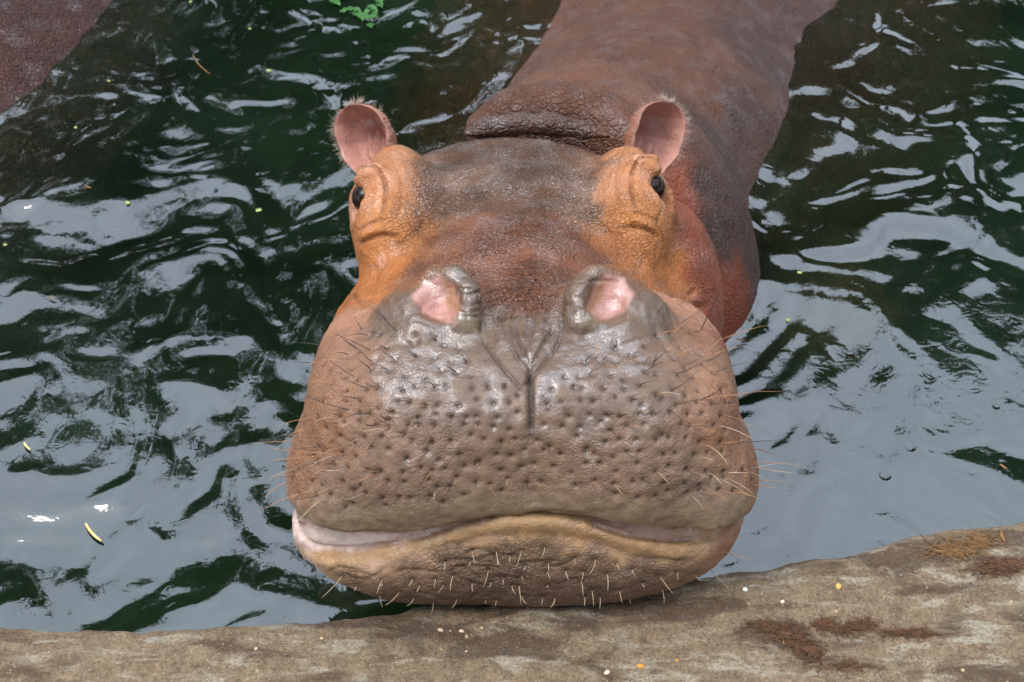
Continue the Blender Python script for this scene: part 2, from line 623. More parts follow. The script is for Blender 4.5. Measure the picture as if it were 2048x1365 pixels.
MB = rotz(math.atan2(-.40, .917))                           # body axis frame


def f_body0(P):
    P = np.asarray(P, dtype=np.float32)
    f = ell(P, (.135, 1.84, -.05), (.275, .30, .335))
    f = smin(f, sup((P[:, 0] - .12, P[:, 1] - 1.90, P[:, 2] - .08), (.175, .25, .205), 2.3), .06)
    f = smin(f, ell(P, (.22, 2.22, -.38), (.37, .52, .53), MB), .12)
    f = smin(f, ell(P, (.45, 2.92, -.585), (.68, 1.05, .66), MB), .20)
    f = smin(f, ell(P, (.78, 3.55, -.55), (.45, .60, .58), MB), .12)
    for px_, py_ in ((-.06, 2.15), (.56, 2.0), (.50, 3.65), (1.10, 3.42)):
        f = smin(f, capsule(P, (px_, py_, -.5), (px_, py_, -1.16), .16, .12), .10)
    return f


ROLLS = [([at(*p) for p in ((960, 262, 2.12), (1030, 242, 2.135), (1110, 236, 2.14), (1200, 250, 2.13), (1270, 280, 2.10))], (.026, .038, .041, .038, .028), .05),
         ([at(*p) for p in ((925, 270, 2.02), (965, 258, 2.03), (1030, 250, 2.038), (1105, 250, 2.038), (1165, 260, 2.03), (1225, 272, 2.01))], (.007, .013, .016, .016, .013, .007), .014)]


def f_body(P):
    P = np.asarray(P, dtype=np.float32)
    f = f_body0(P)
    for pts, rr, kk in ROLLS:
        for k in range(len(pts) - 1):
            f = smin(f, capsule(P, pts[k], pts[k + 1], rr[k], rr[k + 1]), kk)
    return f


def catmull(co, q):
    """one Catmull-Clark step on a quad mesh; open borders keep their line"""
    co = co.astype(np.float32); q = q.astype(np.int64)
    n = len(co); nf = len(q)
    fp = co[q].mean(1)
    e = np.stack([q, np.roll(q, -1, 1)], -1).reshape(-1, 2)
    es = np.sort(e, 1)
    key = es[:, 0] * n + es[:, 1]
    uk, inv = np.unique(key, return_inverse=True)
    ne = len(uk)
    ev = np.stack([uk // n, uk % n], -1)
    cnt = np.bincount(inv, minlength=ne)
    fidx = np.repeat(np.arange(nf), 4)
    fs = np.stack([np.bincount(inv, fp[fidx, k], ne) for k in range(3)], -1)
    mid = co[ev].mean(1)
    bd = cnt != 2
    ep = np.where(bd[:, None], mid, (mid * 2 + fs) / 4).astype(np.float32)
    val = np.bincount(q.ravel(), minlength=n).astype(np.float32)
    Fm = np.stack([np.bincount(q.ravel(), np.repeat(fp[:, k], 4), n) for k in range(3)], -1) / np.maximum(val, 1)[:, None]
    ed = np.bincount(ev.ravel(), minlength=n)
    Em = np.stack([np.bincount(ev.ravel(), np.repeat(mid[:, k], 2), n) for k in range(3)], -1) / np.maximum(ed, 1)[:, None]
    nvp = (Fm + 2 * Em + (val[:, None] - 3) * co) / np.maximum(val, 1)[:, None]
    bv = np.zeros(n, bool); bv[ev[bd].ravel()] = True
    nvp[bv] = co[bv]
    E = inv.reshape(-1, 4) + n
    Fi = np.arange(nf) + n + ne
    nq = np.stack([np.stack([q[:, k], E[:, k], Fi, E[:, k - 1]], -1) for k in range(4)], 1).reshape(-1, 4)
    return np.concatenate([nvp, ep, fp]).astype(np.float32), nq


def prune(co, q, keep):
    q = q[keep[q].any(1)]
    used = np.unique(q)
    m = -np.ones(len(co), dtype=np.int64); m[used] = np.arange(len(used))
    return co[used], m[q]


def ear(side):
    """thick cupped leaf; returns verts, quads, colours"""
    s = side
    base = at(742 if s < 0 else 1300, 352 if s < 0 else 346, 1.955)
    T = UPV * 1.0 + np.array([s * .13, 0, 0]) - FWD * .12; T /= np.linalg.norm(T)
    Fd = -FWD * .85 + np.array([s * .55, 0, 0]); Fd -= T * (Fd @ T); Fd /= np.linalg.norm(Fd)
    Wd = np.cross(T, Fd); Wd *= np.sign(Wd[0]) * s; Wd /= np.linalg.norm(Wd)    # points outwards
    nu, nv_ = 41, 45
    U, Vv = np.meshgrid(np.linspace(-1, 1, nu), np.linspace(0, 1, nv_), indexing='ij')
    w = np.interp(Vv, [0, .12, .3, .5, .66, .78, .88, .95, .985, 1], [.46, .64, .90, 1.0, .99, .92, .77, .54, .33, .18]) * .043
    cup = (1 - U ** 2) * np.interp(Vv, [0, .2, .5, .8, 1], [.3, .8, 1, .7, .0])
    lean = np.interp(Vv, [0, .5, 1], [0, .012, .020]) * s
    Pc = base[None, None] + T * (Vv * .099)[..., None] + Wd * (U * w + lean * s * .6)[..., None]
    nz = fbm(np.stack([U * 2.2 + s * 9, Vv * 2.6, U * 0], -1), 3) * .005 - .011 * np.exp(-((U - .25) / .24) ** 2 - ((Vv - .30) / .20) ** 2) - .006 * np.exp(-((U + .35) / .2) ** 2 - ((Vv - .42) / .14) ** 2)
    inner = Pc - Fd * (cup ** .8 * .046 + nz - .004 * np.exp(-((np.abs(U) - .9) / .12) ** 2))[..., None]
    thick = .0060 + .0050 * (1 - U ** 2) * (1 - Vv * .6)
    outer = inner - Fd * thick[..., None] * 1.4
    v = np.concatenate([inner.reshape(-1, 3), outer.reshape(-1, 3)])
    idx = np.arange(nu * nv_).reshape(nu, nv_)
    q = np.stack([idx[:-1, :-1], idx[1:, :-1], idx[1:, 1:], idx[:-1, 1:]], -1).reshape(-1, 4)
    o = nu * nv_
    Q = [q, q[:, ::-1] + o]
    rim = np.concatenate([idx[:, -1], idx[-1, ::-1][1:], idx[::-1, 0][1:], idx[0, :][1:]])
    Q.append(np.stack([rim[:-1], rim[1:], rim[1:] + o, rim[:-1] + o], -1))
    c = lin((214, 160, 144))[None] * np.ones((nu * nv_, 1))
    dk = (np.clip(cup * 1.3 - .15, 0, 1) * np.interp(Vv, [0, .3, .62, .9, 1], [.0, .25, 1, .6, 0])).ravel()[:, None] * .95  # hollow of the cup painted darker, shade carried by the colour
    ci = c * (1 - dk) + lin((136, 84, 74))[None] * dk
    co = lin((176, 118, 98))[None] * np.ones((nu * nv_, 1))
    rimpts = []
    for k in range(0, len(rim), 1): rimpts.append((inner.reshape(-1, 3)[rim[k]], Wd, T, Fd, U.ravel()[rim[k]], Vv.ravel()[rim[k]]))
    return v, np.concatenate(Q), np.concatenate([ci, co]), rimpts


import time as _t
_t0 = _t.time()
gx = grid_axis(-.30, -.285, .315, .33, .0057, 1.05, .007)
gy = grid_axis(.90, .93, 1.84, 2.1, .0057, 1.1, .018)
gz = grid_axis(-.25, .12, .60, .62, .0057, 1.12, .025)
hco, hq = surface_nets(f_head, gx, gy, gz)
hco, hq = prune(hco, hq, f_body(hco) > -.012)
bx_ = grid_axis(-.8, -.15, .50, 1.6, .014, 1.06, .04)
by_ = grid_axis(1.4, 1.60, 2.10, 4.3, .012, 1.06, .04)
bz_ = grid_axis(-1.3, .12, .45, .47, .012, 1.08, .04)
bco, bq = surface_nets(f_body, bx_, by_, bz_)
bco, bq = prune(bco, bq, f_head(bco) > -.03)
print('nets', hq.shape, bq.shape, _t.time() - _t0)
hco, hq = catmull(hco, hq)
bco, bq = catmull(bco, bq)
# the faces the light and the eye can reach are refined once more
fn = np.cross(hco[hq[:, 2]] - hco[hq[:, 0]], hco[hq[:, 3]] - hco[hq[:, 1]])
fn /= np.linalg.norm(fn, axis=1)[:, None] + 1e-12
cz_ = hco[hq][:, :, 2].mean(1)
cy_ = hco[hq][:, :, 1].mean(1)
sel = (fn @ FWD < .15) & (cz_ > .12) & (cy_ < 1.80)
f1co, f1q = prune(hco, hq[~sel], np.ones(len(hco), bool))
f2co, f2q = prune(hco, hq[sel], np.ones(len(hco), bool))
f2co, f2q = catmull(f2co, f2q)
hco, hq = np.concatenate([f2co, f1co]), np.concatenate([f2q, f1q + len(f2co)])
EARS = {s: ear(s) for s in (-1, 1)}
nh_, nb_ = len(hco), len(bco)
ev, eq, ec, off = [], [], [], nh_ + nb_
for s in (-1, 1):
    v, q, c, _ = EARS[s]
    ev.append(v); eq.append(q + off); ec.append(c); off += len(v)
V = np.concatenate([hco, bco] + ev).astype(np.float32)
FQ = np.concatenate([hq, bq + nh_] + eq)
print('subdivided', len(V), len(FQ), _t.time() - _t0)
hippo = empty('hippopotamus', (.5, 2.8, -1.2))
tag(hippo, 'brown hippopotamus resting its chin on the concrete pool edge, snout raised', 'hippopotamus')
UNP = Matrix.Translation((-.5, -2.8, 1.2))
body = mesh_np('body', V, FQ, M_SKIN, hippo)
body.matrix_parent_inverse = UNP
hm = body.data
bpy.context.view_layer.update()
nv = len(V)
NRM = np.empty(nv * 3, dtype=np.float32); hm.vertices.foreach_get('normal', NRM); NRM = NRM.reshape(-1, 3)


def cast(px, py):
    o = Vector(C0); r = Vector(ray(px, py))
    ok, loc, nor, _ = body.ray_cast(o, r.normalized())
    return (np.array(loc), np.array(nor)) if ok else (None, None)


def line3(pts):
    """photo polyline -> smooth 3-D polyline lying on the skin"""
    P = []
    for p in pts:
        l, _ = cast(*p)
        if l is not None: P.append(l)
    P = np.array(P)
    if len(P) < 3: return P
    out = []
    for i in range(len(P) - 1):
        p0, p1, p2, p3 = P[max(i - 1, 0)], P[i], P[i + 1], P[min(i + 2, len(P) - 1)]
        for t in np.linspace(0, 1, 5)[:-1]:
            out.append(.5 * ((2 * p1) + (-p0 + p2) * t + (2 * p0 - 5 * p1 + 4 * p2 - p3) * t * t + (-p0 + 3 * p1 - 3 * p2 + p3) * t ** 3))
    out.append(P[-1])
    return np.array(out)


_HC = .02
_k = np.floor(V[:nh_ + nb_] / _HC).astype(np.int64) + 400
_k = (_k[:, 0] * 2000 + _k[:, 1]) * 2000 + _k[:, 2]
_ord = np.argsort(_k, kind='stable')
_uk, _st = np.unique(_k[_ord], return_index=True)
_en = np.append(_st[1:], len(_ord))


def near(L, rad):
    """indices, distances and positions along the line of the skin points within rad of a 3-D polyline"""
    keys = set()
    m = max(len(L) - 1, 1)
    for k in range(m):
        a, b = L[k], L[min(k + 1, len(L) - 1)]
        lo = np.floor((np.minimum(a, b) - rad) / _HC).astype(int) + 400
        hi = np.floor((np.maximum(a, b) + rad) / _HC).astype(int) + 400
        for i in range(lo[0], hi[0] + 1):
            for j in range(lo[1], hi[1] + 1):
                for l in range(lo[2], hi[2] + 1): keys.add((i * 2000 + j) * 2000 + l)
    keys = np.array(sorted(keys))
    p_ = np.searchsorted(_uk, keys)
    ok = p_ < len(_uk)
    p_, keys = p_[ok], keys[ok]
    p_ = p_[_uk[p_] == keys]
    if not len(p_): return np.zeros(0, int), np.zeros(0), np.zeros(0)
    I = np.concatenate([_ord[_st[i]:_en[i]] for i in p_])
    p = V[I].astype(np.float64)
    best = np.full(len(I), 1e9); tt = np.zeros(len(I))
    for k in range(m):
        a, b = L[k], L[min(k + 1, len(L) - 1)]
        ba = b - a
        t = np.clip(((p - a) @ ba) / max(ba @ ba, 1e-12), 0, 1)
        d = np.linalg.norm(p - a - t[:, None] * ba, axis=1)
        u = d < best
        best[u] = d[u]; tt[u] = (k + t[u]) / m
    keep = best < rad
    return I[keep], best[keep], tt[keep]


STROKES, CSTROKES = [], []


def stroke(pts, r, h, taper=True):
    STROKES.append((line3(pts), r, h, taper))


def cstroke(pts, r, rgb, op=1.0, wet=None):
    CSTROKES.append((line3(pts), r, lin(rgb), op, wet))


def mir(pts, c=1044, dy=-4):
    return [(2 * c - p[0], p[1] + dy) for p in pts]


# ---- colour, wetness and crease strength of the hide at points of the photograph, carried to the skin
LM = []          # px, py, rgb, wet, wrinkle
def lm(rgb, wet, wr, *pts):
    for p in pts: LM.append((p[0], p[1], rgb, wet, wr))
GREY = (146, 119, 101)
lm(GREY, .18, .22, (760, 900), (860, 900), (960, 920), (1160, 910), (1260, 900), (1350, 900), (900, 980), (1050, 970), (1200, 980), (1320, 970), (760, 980), (680, 960), (660, 1010), (1420, 1000))
lm((124, 102, 87), .45, .12, (830, 720), (900, 740), (980, 760), (1130, 750), (1200, 700), (1280, 740), (860, 660), (1250, 680), (820, 800), (940, 820), (1180, 820), (1290, 820), (780, 760), (1340, 780))
lm((118, 95, 80), .5, .10, (990, 680), (1110, 680), (1040, 640), (960, 690), (1150, 680))
lm((150, 131, 108), .2, .05, (700, 1040), (800, 1045), (900, 1025), (1000, 1010), (1100, 1008), (1200, 1020), (1300, 1035), (1400, 1035), (640, 1035), (1460, 1025))
lm((164, 122, 96), .1, .40, (625, 760), (620, 840), (640, 700), (660, 800), (600, 920), (585, 980), (650, 880), (1450, 720), (1465, 800), (1450, 860), (1490, 900), (1505, 960), (1420, 680), (1430, 780))
lm((190, 142, 116), .15, .20, (680, 640), (720, 630), (1400, 625), (1360, 615), (1430, 660))
lm((150, 116, 94), .15, .15, (720, 760), (715, 840), (720, 700), (1385, 760), (1385, 840), (1370, 700))
lm((112, 90, 72), .6, .02, (800, 610), (925, 590), (945, 640), (915, 560), (1160, 580), (1185, 560), (1170, 640), (1290, 610), (780, 640), (1310, 640), (820, 640))
lm((150, 132, 108), .8, .0, (930, 645), (1180, 635))
lm((146, 92, 66), .7, 1.45, (1040, 560), (1000, 520), (1080, 520), (1040, 480), (940, 520), (1130, 520), (1000, 600), (1080, 600))
lm((130, 84, 62), .5, 1.1, (900, 470), (1140, 470), (980, 440), (1080, 440), (860, 520), (1200, 520))
lm((104, 74, 55), .5, .8, (1010, 400), (960, 380), (1070, 380), (1010, 350), (930, 330), (1110, 330), (1000, 300), (1100, 295), (920, 295))
lm((130, 96, 73), .9, 1.2, (890, 390), (870, 350), (1160, 385), (1180, 350), (920, 370), (1130, 370), (880, 420), (1170, 415))
lm((206, 144, 106), .55, .30, (790, 300), (800, 340), (815, 380), (1240, 300), (1230, 340), (1220, 380), (770, 350), (1275, 330))
lm((208, 142, 96), .35, .5, (780, 430), (800, 470), (760, 470), (1260, 440), (1290, 460), (1310, 430), (735, 440))
lm((190, 122, 78), .35, .42, (740, 520), (780, 540), (720, 570), (700, 500), (1310, 520), (1280, 540), (1340, 560), (750, 590), (1350, 500))
lm((160, 105, 72), .2, .55, (840, 500), (830, 560), (1240, 500), (1240, 555), (675, 540), (680, 590))
lm((176, 122, 92), .2, .3, (690, 480), (672, 520), (1370, 600))
lm((150, 78, 54), .3, .6, (1400, 560), (1420, 620), (1440, 680), (1380, 480), (1460, 600))
lm((158, 86, 60), .3, .5, (1370, 420), (1350, 380), (1400, 500))
lm((104, 64, 43), .40, .8, (1060, 190), (1150, 180), (1200, 120), (1100, 100), (1300, 100), (1400, 100), (1180, 30), (1300, 20), (1000, 190), (1230, 230), (1040, 30), (1420, 200))
lm((76, 47, 35), .35, .7, (1450, 300), (1480, 420), (1420, 380), (1500, 500), (1480, 230), (1520, 100), (1560, 20), (1440, 460))
lm((90, 62, 50), .6, .6, (960, 255), (1020, 242), (1080, 240), (1140, 250))

lm((228, 200, 190), .6, .04, (600, 1060), (640, 1075), (700, 1082), (620, 1090), (745, 1078))
lm((198, 168, 155), .6, .10, (790, 1075), (840, 1068), (1250, 1060), (1320, 1072), (1200, 1045), (1380, 1075), (930, 1048))
lm((202, 160, 116), .25, .10, (640, 1122), (700, 1122), (780, 1105), (860, 1088), (940, 1062), (1050, 1046), (1150, 1058), (1250, 1086), (1330, 1104), (1400, 1098))
lm((126, 102, 84), .15, .6, (900, 1110), (1000, 1100), (1100, 1100), (800, 1140), (1200, 1120), (700, 1150), (1300, 1135), (1380, 1130), (600, 1100))
lm((116, 90, 74), .12, .5, (800, 1190), (900, 1180), (1000, 1180), (1100, 1180), (1200, 1170), (1300, 1165), (950, 1210), (1100, 1212))
lm((166, 122, 100), .15, .3, (1455, 1070), (1440, 1100), (575, 1075))

# ---- sculpted lines
for m in (lambda p: p, lambda p: mir(p)):
    stroke(m([(965, 632), (972, 690), (1008, 738), (1050, 785)]), .0023, -.0032)
    stroke(m([(1000, 650), (1008, 690), (1028, 728)]), .0085, .0050)
    stroke(m([(1022, 640), (1030, 690), (1052, 730)]), .0022, -.0012)
    stroke(m([(705, 690), (695, 780), (690, 860), (660, 930)]), .020, -.0060)
    stroke(m([(640, 660), (690, 618), (760, 600), (810, 575)]), .0060, -.0050)
    stroke(m([(702, 545), (704, 590), (725, 615)]), .0040, -.0035)
    stroke(m([(825, 690), (850, 650)]), .018, .003)
stroke([(1062, 868), (1063, 820), (1061, 780), (1060, 738)], .0042, -.0055)
stroke([(1061, 1000), (1065, 930), (1063, 868)], .010, -.0030)
stroke([(1060, 738), (1045, 700), (1030, 660)], .0022, -.0030)
stroke([(1060, 738), (1082, 700), (1108, 655)], .0022, -.0030)
for xx in (985, 1005, 1028, 1050, 1072, 1095):
    stroke([(xx, 610 + rng.uniform(-6, 6)), (xx + rng.uniform(-5, 5), 640), (xx + (1055 - xx) * .2, 655 + rng.uniform(0, 25))], rng.uniform(.0018, .003), -rng.uniform(.0008, .002))
cstroke([(1062, 872), (1063, 820), (1061, 780), (1060, 738)], .0028, (62, 46, 38), .7, -.1)  # groove floor painted dark, standing in for shade
for (xx, yy) in ((985, 640), (1020, 632), (1050, 628), (1080, 634), (1112, 642), (1038, 668), (1068, 664), (1052, 700)):
    stroke([(xx, yy), (xx + 3, yy + 12)], .0045, .0022, False)
EL = lambda p: p
ER = lambda p: mir(p, 1016.5, -18)
for m in (EL, ER):
    stroke(m([(712, 372), (725, 348), (748, 352), (757, 385), (746, 425)]), .0055, .0012)
    stroke(m([(718, 340), (745, 330), (768, 360), (770, 400), (760, 440)]), .0026, -.0042)
    stroke(m([(735, 318), (768, 326), (786, 370), (780, 420), (768, 452)]), .0070, .0012)
    stroke(m([(748, 308), (785, 318), (803, 365), (800, 420), (785, 460)]), .0030, -.0010)
    stroke(m([(716, 462), (742, 446), (768, 440)]), .0026, -.0030)
    stroke(m([(716, 492), (738, 478), (772, 470), (800, 474)]), .0030, -.0045)
    stroke(m([(722, 478), (745, 464), (775, 456)]), .0060, .0030)
    stroke(m([(708, 440), (716, 462), (705, 500), (712, 535)]), .0025, -.0025)
    stroke(m([(795, 490), (830, 470), (850, 440)]), .004, -.002)
    stroke(m([(745, 530), (752, 560), (742, 590)]), .006, -.002)
stroke([(1010, 420), (1010, 370)], .055, -.010)
stroke([(900, 322), (1000, 312), (1100, 318)], .020, -.005)
stroke([(940, 292), (1000, 284), (1060, 280), (1120, 288)], .010, .004)
stroke([(600, 1060), (640, 1092), (720, 1094), (800, 1082)], .0030, -.003)
stroke([(1180, 1048), (1250, 1072), (1330, 1082), (1385, 1078)], .0030, -.003)
stroke([(610, 1118), (660, 1120), (740, 1108), (850, 1082), (950, 1052), (1050, 1040), (1150, 1050), (1250, 1080), (1340, 1098), (1410, 1090)], .0075, .0035)
stroke([(640, 1148), (740, 1136), (850, 1110), (950, 1082), (1050, 1070), (1150, 1080), (1250, 1110), (1340, 1126), (1410, 1118)], .006, -.0022)
for k in range(26):
    xx = rng.uniform(640, 1420)
    yy = rng.uniform(1110, 1205)
    stroke([(xx, yy), (xx + rng.uniform(20, 45), yy + rng.uniform(-14, 14)), (xx + rng.uniform(60, 100), yy + rng.uniform(-20, 20))], .0024, -.0018)
for k in range(9):
    xx = rng.uniform(980, 1260)
    stroke([(xx, 960 + rng.uniform(0, 30)), (xx + rng.uniform(-6, 6), 990), (xx + rng.uniform(-10, 10), 1015)], .0016, -.0003)
# long wandering creases across the bridge
for k in range(34):
    yy = rng.uniform(425, 640)
    xx = 1035 + rng.normal() * 75
    ln = rng.uniform(25, 75)
    stroke([(xx - ln, yy + rng.uniform(-8, 8)), (xx - ln / 3, yy + rng.uniform(-5, 5)), (xx + ln / 3, yy + rng.uniform(-5, 5)), (xx + ln, yy + rng.uniform(-8, 8))], .0020, -.0015)
for k in range(30):
    yy = rng.uniform(430, 620)
    xx = 1035 + rng.normal() * 80
    stroke([(xx, yy), (xx + rng.uniform(-8, 8), yy + 14), (xx + rng.uniform(-12, 12), yy + rng.uniform(24, 40))], .0019, -.0013)

# ---- bristle pits over the muzzle and chin
PORES = []
def edge_l(y): return np.interp(y, [680, 720, 800, 900, 960, 1010, 1040], [690, 640, 618, 590, 578, 590, 625])
def edge_r(y): return np.interp(y, [680, 720, 800, 900, 960, 1010, 1040], [1390, 1452, 1472, 1500, 1510, 1500, 1470])
row = 0
y = 668.0
while y < 1032:
    x = 560 + (row % 2) * 17
    while x < 1530:
        xx, yy = x + rng.normal() * 7, y + rng.normal() * 6
        x += 34
        if not (edge_l(yy) < xx < edge_r(yy)): continue
        top = np.interp(abs(xx - 1052), [0, 40, 120, 200, 330, 400], [800, 770, 700, 668, 660, 680])
        if yy < top: continue
        if yy > np.interp(xx, [600, 700, 850, 1000, 1060, 1150, 1300, 1480], [1000, 1022, 1018, 985, 975, 985, 1005, 1010]): continue
        if abs(xx - 1062) < 14 and yy < 880: continue
        PORES.append((xx, yy, 0))
    y += 27; row += 1
row, y = 0, 1100.0
while y < 1216:
    x = 600 + (row % 2) * 22
    while x < 1470:
        xx, yy = x + rng.normal() * 9, y + rng.normal() * 6
        x += 44
        lipy = np.interp(xx, [600, 720, 850, 950, 1050, 1150, 1250, 1350, 1430], [1135, 1140, 1112, 1088, 1078, 1090, 1115, 1128, 1120])
        if yy < lipy + 12: continue
        PORES.append((xx, yy, 1))
    y += 25; row += 1
PORE3 = []
for (px_, py_, k) in PORES:
    l, n_ = cast(px_, py_)
    if l is None or l[1] > 1.32: continue
    PORE3.append((l, n_, k, px_, py_))
print('pores', len(PORE3), 'strokes', len(STROKES), _t.time() - _t0)

# ---- landmarks -> colours
LP, LC, LW, LR = [], [], [], []
for (px_, py_, rgb, w_, r_) in LM:
    l, _ = cast(px_, py_)
    if l is None: continue
    LP.append(l); LC.append(lin(rgb)); LW.append(w_); LR.append(r_)
LP = np.array(LP, dtype=np.float32)
LA = np.concatenate([np.array(LC), np.array(LW)[:, None], np.array(LR)[:, None]], 1).astype(np.float32)
warp = np.stack([noise3(V * 30 + 5.1 * k) * .017 + noise3(V * 105 + 8.3 * k) * .008 for k in range(3)], -1)
VW = V + warp
out = np.empty((nv, 5), dtype=np.float32)
for s0 in range(0, nv, 60000):
    p = VW[s0:s0 + 60000]
    d2 = (p * p).sum(1)[:, None] + (LP * LP).sum(1)[None] - 2 * p @ LP.T
    d2 = np.maximum(d2, 0) + np.float32(.019 ** 2); w_ = 1.0 / (d2 * d2)
    out[s0:s0 + 60000] = (w_ @ LA) / w_.sum(1)[:, None]
COL, WET, WRK = out[:, :3].copy(), out[:, 3].copy(), out[:, 4].copy()
k0 = nh_ + nb_
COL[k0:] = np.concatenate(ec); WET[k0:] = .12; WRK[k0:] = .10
print('colours', _t.time() - _t0)

def topx(Pw):
    D = Pw - C0
    dep = D @ FWD
    return np.stack([1024 + FPX * D[:, 0] / dep, 682.5 - FPX * (D @ UPV) / dep], -1)


def fill(poly, rgb, wet=None, wr=None, feather=5.0, noise=4.0):
    """colour the skin seen inside a photo outline"""
    poly = np.array(poly, float)
    lo, hi = poly.min(0) - feather * 2, poly.max(0) + feather * 2
    S_ = []
    for yy in np.arange(lo[1], hi[1] + 12, 14):
        for xx in np.arange(lo[0], hi[0] + 12, 14):
            l, _ = cast(xx, yy)
            if l is not None and l[1] < 1.5: S_.append(l)
    I = np.unique(np.concatenate([near(np.array([l, l + 1e-5]), .016)[0] for l in S_]))
    uv = topx(V[I].astype(float))
    uv = uv + noise * np.stack([noise3(V[I] * 120), noise3(V[I] * 120 + 33)], -1)
    best = np.full(len(I), 1e9); par = np.zeros(len(I), int)
    for k in range(len(poly)):
        a_, b_ = poly[k], poly[(k + 1) % len(poly)]
        ba = b_ - a_
        t_ = np.clip(((uv - a_) @ ba) / (ba @ ba), 0, 1)
        best = np.minimum(best, np.linalg.norm(uv - a_ - t_[:, None] * ba, axis=1))
        c_ = (a_[1] > uv[:, 1]) != (b_[1] > uv[:, 1])
        if a_[1] != b_[1]: par += c_ & (uv[:, 0] < (b_[0] - a_[0]) * (uv[:, 1] - a_[1]) / (b_[1] - a_[1]) + a_[0])
    sd = np.where(par % 2 == 1, best, -best)
    w_ = np.clip(.5 + .5 * sd / feather, 0, 1)
    w_ = (w_ * w_ * (3 - 2 * w_))[:, None]
    if rgb is not None: COL[I] = COL[I] * (1 - w_) + lin(rgb) * w_
    if wet is not None: WET[I] = WET[I] * (1 - w_[:, 0]) + wet * w_[:, 0]
    if wr is not None: WRK[I] = WRK[I] * (1 - w_[:, 0]) + wr * w_[:, 0]


# smooth dark rims and pink insides of the nostrils
fill([(800, 620), (850, 562), (880, 548), (925, 560), (958, 600), (962, 660), (930, 672), (890, 655), (840, 640)], (112, 86, 66), .7, 0, 16)
fill([(1295, 615), (1250, 558), (1215, 545), (1170, 560), (1142, 600), (1140, 660), (1170, 668), (1210, 650), (1260, 635)], (112, 86, 66), .7, 0, 16)
fill([(824, 594), (848, 566), (880, 550), (906, 570), (920, 608), (916, 648), (880, 644), (846, 628)], (198, 150, 136), .5, 0, 6)
fill([(1270, 590), (1248, 560), (1216, 546), (1192, 568), (1176, 606), (1180, 646), (1216, 640), (1250, 622)], (198, 150, 136), .5, 0, 6)
fill([(884, 556), (906, 576), (920, 625), (896, 612)], (176, 134, 104), .5, 0, 9)
fill([(1212, 552), (1192, 574), (1178, 622), (1202, 608)], (176, 134, 104), .5, 0, 9)
fill([(908, 640), (930, 622), (955, 640), (950, 664), (925, 660)], (142, 122, 96), .85, 0, 9)
fill([(1150, 640), (1175, 622), (1198, 636), (1190, 655), (1160, 660)], (142, 122, 96), .85, 0, 9)
# pale bare gums between the lips
fill([(582, 1030), (600, 1052), (700, 1068), (800, 1066), (770, 1084), (700, 1100), (630, 1098), (598, 1080)], (250, 222, 208), .6, .03, 5)
fill([(800, 1066), (900, 1052), (985, 1034), (960, 1050), (860, 1076), (780, 1090)], (198, 162, 142), .55, .10, 6)
fill([(1180, 1040), (1260, 1056), (1380, 1062), (1392, 1076), (1330, 1082), (1250, 1070)], (188, 154, 134), .5, .12, 5)
# bare hem of the upper lip; shade of the slit below it painted in
fill([(590, 1012), (640, 1030), (700, 1040), (800, 1042), (900, 1026), (1000, 1004), (1070, 1000), (1150, 1004), (1250, 1026), (1350, 1036), (1440, 1034), (1490, 1012), (1486, 1036), (1440, 1050), (1350, 1052), (1250, 1044), (1150, 1026), (1070, 1022), (1000, 1026), (900, 1046), (800, 1060), (700, 1060), (640, 1050), (600, 1036)], (150, 128, 106), .2, .05, 9)
cstroke([(598, 1044), (640, 1056), (700, 1064), (800, 1063), (900, 1048), (1000, 1027), (1070, 1022), (1150, 1026), (1250, 1047), (1350, 1055), (1440, 1053), (1486, 1040)], .0022, (84, 54, 38), .75)
# tan roll of the lower lip
fill([(600, 1098), (630, 1104), (700, 1106), (780, 1090), (860, 1076), (960, 1050), (1050, 1036), (1150, 1046), (1250, 1072), (1330, 1086), (1396, 1078), (1432, 1050), (1440, 1085), (1400, 1112), (1330, 1116), (1250, 1098), (1150, 1068), (1050, 1056), (950, 1072), (860, 1100), (780, 1118), (700, 1132), (640, 1132)], (192, 156, 120), .35, .15, 9)
# wet glaze on the nose
for pl in ([(745, 700), (800, 680), (850, 700), (905, 760), (900, 790), (850, 800), (790, 790), (740, 760)], [(840, 640), (890, 655), (940, 720), (950, 750), (905, 745), (860, 690)],
           [(1150, 690), (1190, 655), (1225, 665), (1232, 705), (1190, 735), (1120, 770), (1085, 800), (1080, 780)], [(1230, 720), (1270, 690), (1290, 730), (1262, 750)], [(985, 650), (1010, 660), (1020, 700), (1000, 720)], [(1040, 640), (1070, 640), (1075, 690), (1050, 715)], [(1090, 660), (1120, 660), (1125, 700), (1095, 715)]):
    fill(pl, None, 1.1, None, 14, 14)

for L, r, rgb_, op, wt_ in CSTROKES:
    I, d, t_ = near(L, r * 2.6)
    w_ = (op * np.exp(-(d / r) ** 2))[:, None]
    COL[I] = COL[I] * (1 - w_) + rgb_ * w_
    if wt_ is not None: WET[I] = WET[I] * (1 - w_[:, 0]) + wt_ * w_[:, 0]
